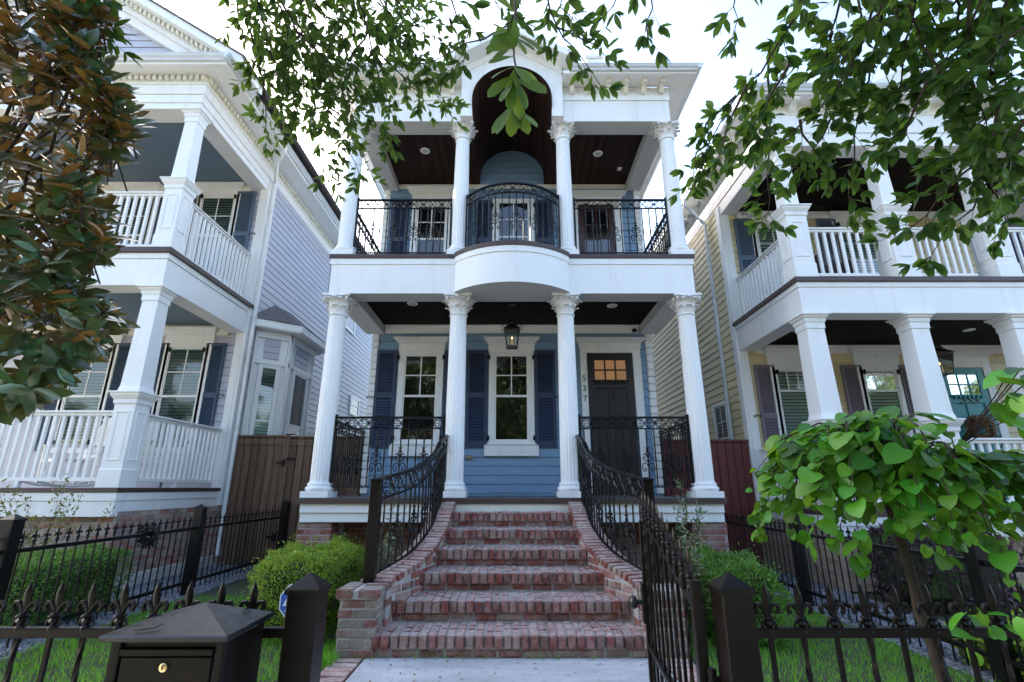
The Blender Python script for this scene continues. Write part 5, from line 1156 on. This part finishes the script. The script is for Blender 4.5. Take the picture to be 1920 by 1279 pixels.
# live oak over the left and middle of the view
oak = thing('live_oak', (-2.4, -1.6, 0), 'narrow-leaved oak reaching its drooping twigs over the lavender and blue house roofs', 'tree', 'trees shading the sidewalk')
mb = MB(); lv = Leaves(); starts = []
OL = [([(440, -120), (475, -20), (500, 70), (515, 150)], 3.1), ([(470, -120), (520, 10), (575, 80), (625, 140), (660, 215)], 3.0), ([(480, -100), (540, 30), (590, 110), (615, 190), (640, 250), (672, 325)], 3.1),
      ([(560, -60), (575, 90), (590, 190), (600, 260), (618, 335)], 3.3), ([(470, 60), (490, 130), (500, 200), (498, 240)], 3.2), ([(500, 90), (540, 160), (552, 205)], 3.1),
      ([(640, -100), (680, 20), (700, 110), (718, 200), (728, 262)], 3.0), ([(660, -100), (720, 20), (770, 90), (805, 150), (830, 198)], 3.1), ([(700, -80), (760, 20), (800, 60), (845, 88)], 3.2),
      ([(690, 60), (655, 120), (645, 180)], 3.1), ([(720, 110), (760, 150), (785, 175)], 3.2), ([(600, -80), (640, 10), (700, 50), (740, 110), (755, 140)], 3.3), ([(540, -80), (600, 10), (640, 70), (690, 140), (715, 175)], 3.2),
      ([(450, -80), (500, 30), (560, 70), (600, 120)], 3.4), ([(520, 20), (540, 90), (560, 160), (585, 215)], 3.3), ([(740, -80), (790, 10), (835, 45)], 3.3), ([(560, 60), (620, 120), (680, 190), (690, 225)], 3.1), ([(600, 190), (640, 220), (655, 275)], 3.2), ([(580, -80), (560, 40), (535, 120), (520, 190)], 3.3), ([(430, -60), (450, 60), (470, 130)], 3.3), ([(690, -80), (740, 60), (790, 120), (800, 150)], 3.3), ([(660, -80), (640, 20), (620, 80)], 3.2)]
for px, d in OL:
    st = fine([U(u, v, d+random.uniform(-.12, .12)) for u, v in px])
    grow(mb, lv, st, .006, .036, (.05, .21), .020, (.036, .070), .5)
    if px[0][1] < -20: starts.append(st[0])
for px, d, sd in [([(745, 130), (820, 108), (880, 80), (955, 45), (1000, -60)][::-1], 2.6, .075), ([(1010, -60), (1040, 50), (1075, 88), (1105, 130), (1122, 165)], 2.6, .045), ([(1040, 50), (1090, 70), (1135, 98)], 2.6, .06),
                  ([(830, -60), (850, 30), (880, 60), (868, 110), (862, 132)], 2.6, .075), ([(900, -80), (930, 0), (950, 35)], 2.6, .06), ([(1060, -80), (1050, 10), (1080, 40)], 2.7, .06), ([(1215, -80), (1217, 10), (1212, 72)], 2.6, .05), ([(1385, -80), (1380, 10), (1382, 38)], 2.6, .05),
                  ([(1180, -80), (1150, 10), (1130, 30)], 2.7, .06), ([(215, -80), (190, 20), (205, 75)], 2.9, .06), ([(160, -80), (125, 0), (185, 50)], 2.9, .06)]:
    st = fine([U(u, v, d+random.uniform(-.08, .08)) for u, v in px]); grow(mb, lv, st, .005, sd, (.04, .13), .03, (.05, .08), .4)
    if px[0][1] < -20: starts.append(st[0])
hub = Vector((-1.6, -.3, 5.0)); limbs(mb, starts, hub, lv=lv)
tr = fine([Vector((-2.4, -1.6, -.1)), Vector((-2.45, -1.6, 1.6)), Vector((-2.2, -1.2, 3.4)), hub], .25, .015); mb2 = MB(); mb2.tube(tr, [.27-.2*i/(len(tr)-1) for i in range(len(tr))], 12); out('trunk', mb2, 'bark', oak, smooth=60)
out('branches', mb, 'twig', oak, smooth=60); leafout(lv, 'foliage', 'oakleaf', oak, (.30, .42), 'oval')
lv = Leaves(); mb = MB()                                       # the big leaf sprays hanging close to the viewer
st = fine([U(962, -80, 1.6), U(966, 40, 1.25), U(964, 130, 1.08), U(962, 195, 1.03)], .04, .002); mb.tube(st, [.0045-.003*i/(len(st)-1) for i in range(len(st))], 6)
for v, k, l0 in ((35, 3, .045), (55, 3, .05), (75, 4, .055), (95, 4, .055), (120, 5, .058), (152, 6, .068), (196, 6, .07)):
    c = U(963, v, 1.06)
    for i in range(k):
        a = (i+.5)/k*2.5-1.25+random.uniform(-.15, .15) if v > 140 else random.uniform(-2.3, 2.3)
        lv.put(c+Vector((0, random.uniform(-.015, .015), 0)), Vector((math.sin(a)*.75, random.uniform(-.35, .25), -math.cos(a)+random.uniform(-.1, .1))), Vector((math.sin(a)*.3, -.75, .25))+rv()*.3, l0*random.uniform(.85, 1.12))
out('hanging_twig', mb, 'twig', oak); leafout(lv, 'hanging_leaves', 'hangleaf', oak, (.34, .42), 'obov')
# broad-leaved oak on the right
oak2 = thing('water_oak', (3.4, -1.4, 0), 'broad-leaved oak whose hanging sprays cover the upper front of the yellow house', 'tree', 'trees shading the sidewalk')
mb = MB(); lv = Leaves(); starts = []
OR = [[(1540, -80), (1450, 100), (1385, 180), (1330, 265), (1300, 335)], [(1440, 105), (1440, 200), (1438, 300), (1444, 415)], [(1380, 180), (1330, 230), (1302, 300), (1290, 345)], [(1400, 160), (1365, 240), (1345, 300)],
      [(1660, -80), (1600, 110), (1540, 200), (1480, 260), (1415, 295)], [(1680, -80), (1640, 110), (1610, 220), (1597, 330), (1602, 412)], [(1600, 110), (1560, 220), (1520, 290), (1500, 315)], [(1500, 225), (1525, 280), (1543, 312)],
      [(1790, -80), (1795, 80), (1800, 180), (1795, 220)], [(1720, -80), (1700, 80), (1680, 180), (1652, 220)], [(1980, 190), (1880, 260), (1800, 330), (1745, 400), (1690, 440)], [(1980, 230), (1870, 320), (1820, 390), (1775, 425), (1750, 480)],
      [(1850, 320), (1870, 380), (1882, 420)], [(1980, 100), (1900, 180), (1840, 230), (1790, 290), (1735, 320)], [(1920, -80), (1880, 60), (1850, 150), (1800, 220)], [(1600, -80), (1560, 60), (1500, 120), (1450, 170)],
      [(1840, -80), (1760, 60), (1720, 150), (1665, 195)], [(1980, 0), (1900, 60), (1850, 120)], [(1990, 290), (1935, 330), (1910, 380)], [(1480, -80), (1500, 20), (1470, 70)], [(1700, -80), (1640, 20), (1600, 60), (1560, 120)], [(1880, -80), (1830, 40), (1790, 100), (1740, 130)],
      [(1480, 120), (1420, 220), (1395, 260)], [(1990, 60), (1950, 120), (1900, 140)], [(1740, 150), (1700, 240), (1660, 270)], [(1560, 60), (1540, 140), (1550, 210)], [(1640, -80), (1680, 40), (1650, 110), (1670, 160)], [(1760, -80), (1740, 20), (1780, 90), (1750, 180)], [(1860, -80), (1850, 20), (1900, 110), (1870, 200)], [(1820, -80), (1810, 60), (1830, 150), (1850, 250)], [(1940, -80), (1900, 20), (1870, 90)], [(1700, -80), (1720, 60), (1760, 130), (1790, 250)], [(1980, 150), (1920, 230), (1880, 310)], [(1580, -80), (1620, 30), (1590, 90), (1570, 170)], [(1880, 180), (1860, 260), (1830, 300)]]
for px in OR:
    d = random.uniform(2.4, 2.9); st = fine([U(u, v, d+random.uniform(-.1, .1)) for u, v in px]); grow(mb, lv, st, .0065, .036, (.03, .13), .023, (.040, .072), .6, whorl=4)
    if px[0][1] < -20 or px[0][0] > 1940: starts.append(st[0])
hub = Vector((2.6, -.2, 4.6)); limbs(mb, starts, hub, lv=lv)
tr = fine([Vector((3.4, -1.4, -.1)), Vector((3.4, -1.35, 1.5)), Vector((3.1, -1.0, 3.2)), hub], .25, .015); mb2 = MB(); mb2.tube(tr, [.25-.18*i/(len(tr)-1) for i in range(len(tr))], 12); out('trunk', mb2, 'bark', oak2, smooth=60)
out('branches', mb, 'twig', oak2, smooth=60); leafout(lv, 'foliage', 'oakleaf2', oak2, (.42, .56), 'oval')
# magnolia at the left edge
mag = thing('magnolia_tree', (-3.8, 2.9, 0), 'glossy magnolia with bronze leaf undersides in front of the lavender house', 'tree')
edge = [(-50, 205), (0, 205), (60, 165), (120, 185), (180, 232), (230, 248), (270, 240), (320, 165), (360, 175), (400, 205), (460, 205), (500, 150), (530, 130), (560, 180), (600, 235), (640, 190), (690, 120), (730, 95), (765, 45), (800, 10)]
ev, eu = [e[0] for e in edge], [e[1] for e in edge]; lv = Leaves(); mb = MB(); ax = Vector((-3.6, 3.0, 0)); n = 0
while n < 680:
    v = random.uniform(-80, 770); u1 = float(np.interp(v, ev, eu)); u = random.uniform(-260, u1) if random.random() < .62 else random.uniform(u1-70, u1)
    if v > 500 and random.random() < .12: continue
    c = U(u, v, random.uniform(2.7, 3.7)); o_ = c-ax; o_.z = 0; o_ = o_.normalized(); n += 1
    dv = (o_*.8+Vector((0, -.2, .45))+rv()*.45).normalized()
    if v > 620: dv.z = -.3*abs(dv.z)
    b = c-dv*random.uniform(.12, .3)
    if n % 2: mb.tube([b, (b+c)/2+rv()*.012, c], [.004, .0035, .003], 5); k = random.randint(6, 10)
    for i in range(k):
        q = rv(); q = (q-dv*q.dot(dv)).normalized(); lv.put(c-dv*random.uniform(0, .07), dv*random.uniform(.2, .9)+q*.95, (dv*.30+Vector((0, .15, .9)) if random.random() < (.36 if c.z > 2.3 else .2) else dv*.9+Vector((0, -.6, .25)))+rv()*.45, random.uniform(.065, .125))
    if n % 17 == 0:
        z = max(.6, c.z-random.uniform(.4, .9)); a = Vector((-3.8, 2.92, z)); mb.tube(fine([a, (a+b)/2+Vector((0, 0, -.05)), b], .15, .012), [.011-.006*i/20 for i in range(len(fine([a, (a+b)/2, b], .15, 0))+6)][:len(fine([a, (a+b)/2+Vector((0, 0, -.05)), b], .15, 0))], 6)
out('branches', mb, 'twig', mag, smooth=60); leafout(lv, 'foliage', 'magleaf', mag, (.34, .42), 'oval', .12, .15)
mb = MB(); mb.tube(fine([Vector((-3.8, 2.9, -.1)), Vector((-3.78, 2.92, 1.5)), Vector((-3.82, 2.95, 3.2)), Vector((-3.75, 2.9, 4.6))], .25, .012), [.10-.004*i for i in range(30)][:len(fine([Vector((-3.8, 2.9, -.1)), Vector((-3.78, 2.92, 1.5)), Vector((-3.82, 2.95, 3.2)), Vector((-3.75, 2.9, 4.6))], .25, 0))], 10); out('trunk', mb, 'bark', mag, smooth=60)
# weeping redbud behind the right front fence
red = thing('weeping_redbud', (1.74, 2.25, 0), 'small weeping tree with bright green heart-shaped leaves behind the right front fence', 'tree')
mb = MB(); tr = fine([Vector((1.76, 2.24, -.05)), Vector((1.73, 2.27, .45)), Vector((1.71, 2.32, .95)), Vector((1.70, 2.35, 1.42))], .08, .006); mb.tube(tr, [.030-.014*i/(len(tr)-1) for i in range(len(tr))], 10); out('trunk', mb, 'darkbark', red, smooth=60)
mb = MB(); lv = Leaves(); top = Vector((1.79, 2.35, 1.38))
for k in range(150):
    a = 2*PI*k/150+random.uniform(-.25, .25); Rr = random.choice((random.uniform(.2, .5), random.uniform(.46, .68))); dz = random.uniform(.02, .22)*(1 if math.cos(a) < .2 else .25); dn = random.uniform(.05, .36) if Rr > .5 else random.uniform(-.04, .2)
    if math.sin(a) < -.3: dn += random.uniform(0, .16)
    o_ = Vector((math.cos(a)*1.0, math.sin(a)*.58, 0)); k_ = Vector((-o_.y, o_.x, 0))*random.uniform(-.14, .14)
    p1 = top+o_*Rr*.4+Vector((0, 0, dz)); p2 = top+o_*Rr*.8+k_+Vector((0, 0, dz*.85)); p3 = top+o_*Rr*1.04+k_*1.6+Vector((0, 0, dz*.3-dn)); st = fine([top+Vector((0, 0, -.1*random.random())), p1, p2, p3], .042, .006)
    mb.tube(st, [.006-.0045*i/(len(st)-1) for i in range(len(st))], 5)
    for i in range(3, len(st)):
        t = (st[i]-st[i-1]).normalized()
        for _ in range(1 if random.random() < .6 else 2):
            q = rv(); q.z *= .3; w = t*.3+q*.75+o_*.35+Vector((0, -.12, -.22)); nrm_ = o_*.2+Vector((0, -.25, 1.0))+rv()*.65
            lv.put(st[i]+w.normalized()*.02, w, nrm_, random.choice((.03, .04, .05, .06, .07, .08, .092))*random.uniform(.9, 1.1)*(1 if i < len(st)-3 else .7))
for u, v, d in ((1885, 760, 2.5), (1900, 720, 2.5), (1915, 690, 2.5), (1905, 780, 2.5), (1880, 735, 2.5), (1910, 745, 2.45), (1895, 790, 2.5), (1925, 745, 2.5), (1930, 800, 2.5), (1890, 700, 2.55), (1935, 710, 2.5)):
    c = U(u, v, d); lv.put(c, Vector((-.6, -.3, -.3))+rv()*.6, Vector((0, -.3, 1))+rv()*.4, random.uniform(.06, .09)); mb.tube([c, (c+Vector((2.1, 2.2, 1.6)))/2, Vector((2.0, 2.3, 1.45))], .003, 4)
for _ in range(12):
    c = U(random.uniform(1800, 1940), random.uniform(1130, 1275), random.uniform(2.1, 2.5)); lv.put(c, rv()+Vector((0, 0, -.3)), Vector((0, -.3, 1))+rv()*.6, random.uniform(.03, .07))
out('branches', mb, 'twig', red, smooth=60); leafout(lv, 'foliage', 'redleaf', red, (.85, 1.05), 'heart', .28, .10)
# clipped hedges and bushes
def bush(name, c, h, m, n, L, label, cat='hedge', round_=.25, lumps=.04, ratio=(.5, .7), core=True, group=None, up=.4):
    t = thing(name, (c[0], c[1], 0), label, cat, group); c = np.array(c, float); h = np.array(h, float)
    A = np.array([h[1]*h[2]]*2+[h[0]*h[2]]*2+[h[0]*h[1]*1.4]); f = RNG.choice(5, n, p=A/A.sum()); P = RNG.uniform(-1, 1, (n, 3))
    P[f == 0, 0] = -1; P[f == 1, 0] = 1; P[f == 2, 1] = -1; P[f == 3, 1] = 1; P[f == 4, 2] = 1
    q = np.maximum(np.abs(P)-(1-round_), 0); ln = np.linalg.norm(q/round_, axis=1); s = np.where(ln > 1, 1/np.maximum(ln, 1e-6), 1); P = np.sign(P)*(np.minimum(np.abs(P), 1-round_)+q*s[:, None])
    Nn = P**3; Nn /= np.linalg.norm(Nn, axis=1)[:, None]+1e-9; w = np.sin(P[:, 0]*4.1+1)*np.sin(P[:, 1]*3.7+2)*np.sin(P[:, 2]*4.6)+.5*np.sin(P[:, 0]*9)*np.sin(P[:, 1]*8+P[:, 2]*9)
    X = c+P*h+Nn*(lumps*w[:, None]+RNG.uniform(-.06, .02, (n, 1))); D = Nn*.8+rvec(n)*.9; D[:, 2] += up
    k = n//22; jj = RNG.integers(0, n, k); X[jj] += Nn[jj]*RNG.uniform(.02, .10, (k, 1))+RNG.normal(size=(k, 3))*.02
    leafmesh('foliage', m, t, X, D, Nn+rvec(n)*.6, RNG.uniform(.6, 1.3, n)*L, RNG.uniform(ratio[0], ratio[1], n)*L, 'quad' if L < .03 else 'oval')
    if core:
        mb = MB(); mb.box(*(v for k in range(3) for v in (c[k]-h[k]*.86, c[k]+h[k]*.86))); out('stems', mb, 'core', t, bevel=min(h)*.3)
    return t
bush('boxwood_hedge', (-2.0, 5.45, .34), (.33, .68, .34), 'box', 24000, .024, 'clipped bright boxwood hedge at the left foot of the brick stairs', 'hedge', .26, .055)
bush('boxwood_hedge', (2.04, 5.3, .29), (.28, .72, .33), 'boxd', 20000, .026, 'dark green boxwood hedge right of the stairs behind the gate', 'hedge', .3, .06, up=.7)
bush('boxwood_hedge', (-4.85, 5.6, .28), (.42, .7, .34), 'boxd', 14000, .026, 'low green hedge beside the lavender house beyond the iron fence', 'hedge', .25, .04)
bush('loropetalum_bush', (4.95, 6.25, .42), (.6, .5, .45), 'loro', 5000, .045, 'dark purple-leaved bush against the yellow house foundation', 'bush', .6, .10, up=.3)
bush('lime_bush', (3.75, 4.0, .14), (.3, .5, .16), 'box', 2500, .04, 'low lime green ground shrub beside the right iron fence', 'bush', .7, .06)
def shrub(name, base, tips, m, L, label, cat='shrub', n=26, ratio=(.35, .5), spread=.11, r=.006, bare=.25):
    t = thing(name, base, label, cat); mb = MB(); lv = Leaves(); b = Vector(base)
    for tp in tips:
        tp = Vector(tp); st = fine([b+Vector((random.uniform(-.03, .03), random.uniform(-.03, .03), 0)), (b+tp)/2+rv()*.03, tp], .05, .006); mb.tube(st, [r-(r*.7)*i/(len(st)-1) for i in range(len(st))], 5); k = len(st)
        for _ in range(n):
            i = int(random.uniform(bare, 1)*(k-1)); lv.put(st[i]+rv()*random.uniform(0, spread), rv()*.7+Vector((0, 0, .6)), rv()+Vector((0, 0, .5)), random.uniform(.7, 1.3)*L)
    out('stems', mb, 'twig', t, smooth=60); leafout(lv, 'foliage', m, t, ratio, 'oval'); return t
shrub('olive_sapling', (1.83, 5.55, 0), [(1.80, 5.5, 1.36), (1.86, 5.55, 1.24), (1.95, 5.5, 1.08), (1.78, 5.6, 1.1), (1.99, 5.5, 1.12)], 'olive', .055, 'slender pale olive sapling rising beside the open gate', 'sapling', 60, (.25, .36), .07, .008, .55)
shrub('variegated_shrub', (1.72, 5.0, 0), [(1.62+.25*random.random(), 4.85+.4*random.random(), .45+.45*random.random()) for _ in range(12)], 'varieg', .045, 'pale variegated shrub between the gate and the dark hedge', 'shrub', 55, (.3, .45), .09)
shrub('variegated_shrub', (-1.5, 6.0, 0), [(-1.72+.42*random.random(), 5.7+.6*random.random(), .45+.42*random.random()) for _ in range(14)], 'varieg', .045, 'pale variegated shrub behind the left stair newel post', 'shrub', 55, (.25, .4), .09)
shrub('young_bamboo', (-1.55, 6.35, 0), [(-1.62, 6.3, 1.12), (-1.45, 6.35, 1.18), (-1.35, 6.4, .95), (-1.7, 6.35, .9)], 'nand', .06, 'thin yellow-green stems growing behind the left stair handrail', 'shrub', 26, (.22, .3), .08)
shrub('nandina_shrub', (-5.55, 6.3, 0), [(-5.3-1.0*random.random(), 5.7+.8*random.random(), .9+.5*random.random()) for _ in range(14)]+[(-4.75, 6.2, 1.06), (-5.0, 6.0, 1.25), (-5.15, 5.9, 1.42)], 'nand', .05, 'wispy nandina shrub in front of the lavender porch', 'shrub', 46, (.3, .45), .10, .004, .4)
# grass
def grass(rects):
    P = []
    for x0, x1, y0, y1, n in rects: P.append(np.stack([RNG.uniform(x0, x1, n), RNG.uniform(y0, y1, n), np.full(n, -.005)], 1))
    P = np.concatenate(P); n = len(P); D = rvec(n)*.55; D[:, 2] = 1; clump = .7+.5*(.5+.5*np.sin(P[:, 0]*7)*np.sin(P[:, 1]*6+1)); L = RNG.uniform(.035, .095, n)*clump; N = rvec(n); N[:, 2] *= .2
    o = leafmesh('grass', 'grass', None, P, D, N, L, RNG.uniform(.004, .0075, n), 'blade', .3); o['kind'] = 'stuff'
grass([(-1.46, -1.36, 4.25, 4.45, 260), (-4.0, -1.44, 1.85, 3.6, 17000), (-4.0, -1.44, 3.6, 6.7, 13000), (1.44, 3.28, 1.85, 3.6, 14000), (1.44, 3.28, 3.6, 6.7, 9000), (-1.62, -1.40, 3.2, 4.9, 1500), (-1.35, 1.35, 4.40, 4.43, 70), (-.95, -.72, 1.75, 2.2, 300)])
n = 170; P = np.stack([RNG.uniform(-1.3, 1.2, n), np.where(RNG.random(n) < .5, RNG.uniform(3.2, 4.42, n), RNG.uniform(2.2, 4.4, n)), np.full(n, .012)], 1)
lt = leafmesh('leaf_litter', 'wreathleaf', None, P, np.concatenate([RNG.normal(size=(n, 2)), np.zeros((n, 1))], 1), np.array([0, 0, 1.])+RNG.normal(size=(n, 3))*.2, RNG.uniform(.012, .04, n), RNG.uniform(.006, .016, n), 'oval', .3); lt['kind'] = 'stuff'
# trees across the street, sunlit, seen in the window glass
for i, (x, y, hh, rr) in enumerate(((-15, -13, 13.5, 3.6), (-9.2, -12.2, 13, 3.4), (-3.6, -13.5, 14.5, 3.7), (2.2, -12.6, 13.8, 3.5), (8, -13.2, 14, 3.7), (14, -12.4, 13, 3.5))):
    t = thing('street_tree', (x, y, 0), 'sunlit broadleaf tree across the street, mirrored in the window panes', 'tree', 'trees across the street')
    n = 15000; k = 44; C = rvec(k)*RNG.uniform(.35, .95, (k, 1))*np.array([rr*1.1, rr*.85, hh*.46]); g = RNG.integers(0, k, n)
    P = C[g]+rvec(n)*RNG.uniform(.3, 1.0, (n, 1))*np.array([1.15, 1.15, 1.0]); P += np.array([x, y, hh*.52]); P[:, 2] = np.maximum(P[:, 2], .15)
    leafmesh('crown', 'streetleaf', t, P, rvec(n)+np.array([0, 0, -.2]), rvec(n)+np.array([0, .3, .6]), RNG.uniform(.18, .36, n), RNG.uniform(.10, .18, n), 'quad')
    mb = MB(); mb.tube(fine([Vector((x, y, -.1)), Vector((x+.1, y, hh*.3)), Vector((x-.1, y+.1, hh*.7))], .5, .03), [.28-.012*j for j in range(20)][:len(fine([Vector((x, y, -.1)), Vector((x+.1, y, hh*.3)), Vector((x-.1, y+.1, hh*.7))], .5, 0))], 10); out('trunk', mb, 'bark', t, smooth=60)
    if i in (1, 3):
        for dx, dy in ((-13.5, -.4), (14.5, .5), (-6.2, -6.5), (5.4, -7.2), (-24, -1), (25, .3), (19.5, -1.5), (31, -.5), (38, .6), (33, -5), (28, -5.5), (23.5, -5)): dup(t, (dx, dy, 0))
    t2_ = 0
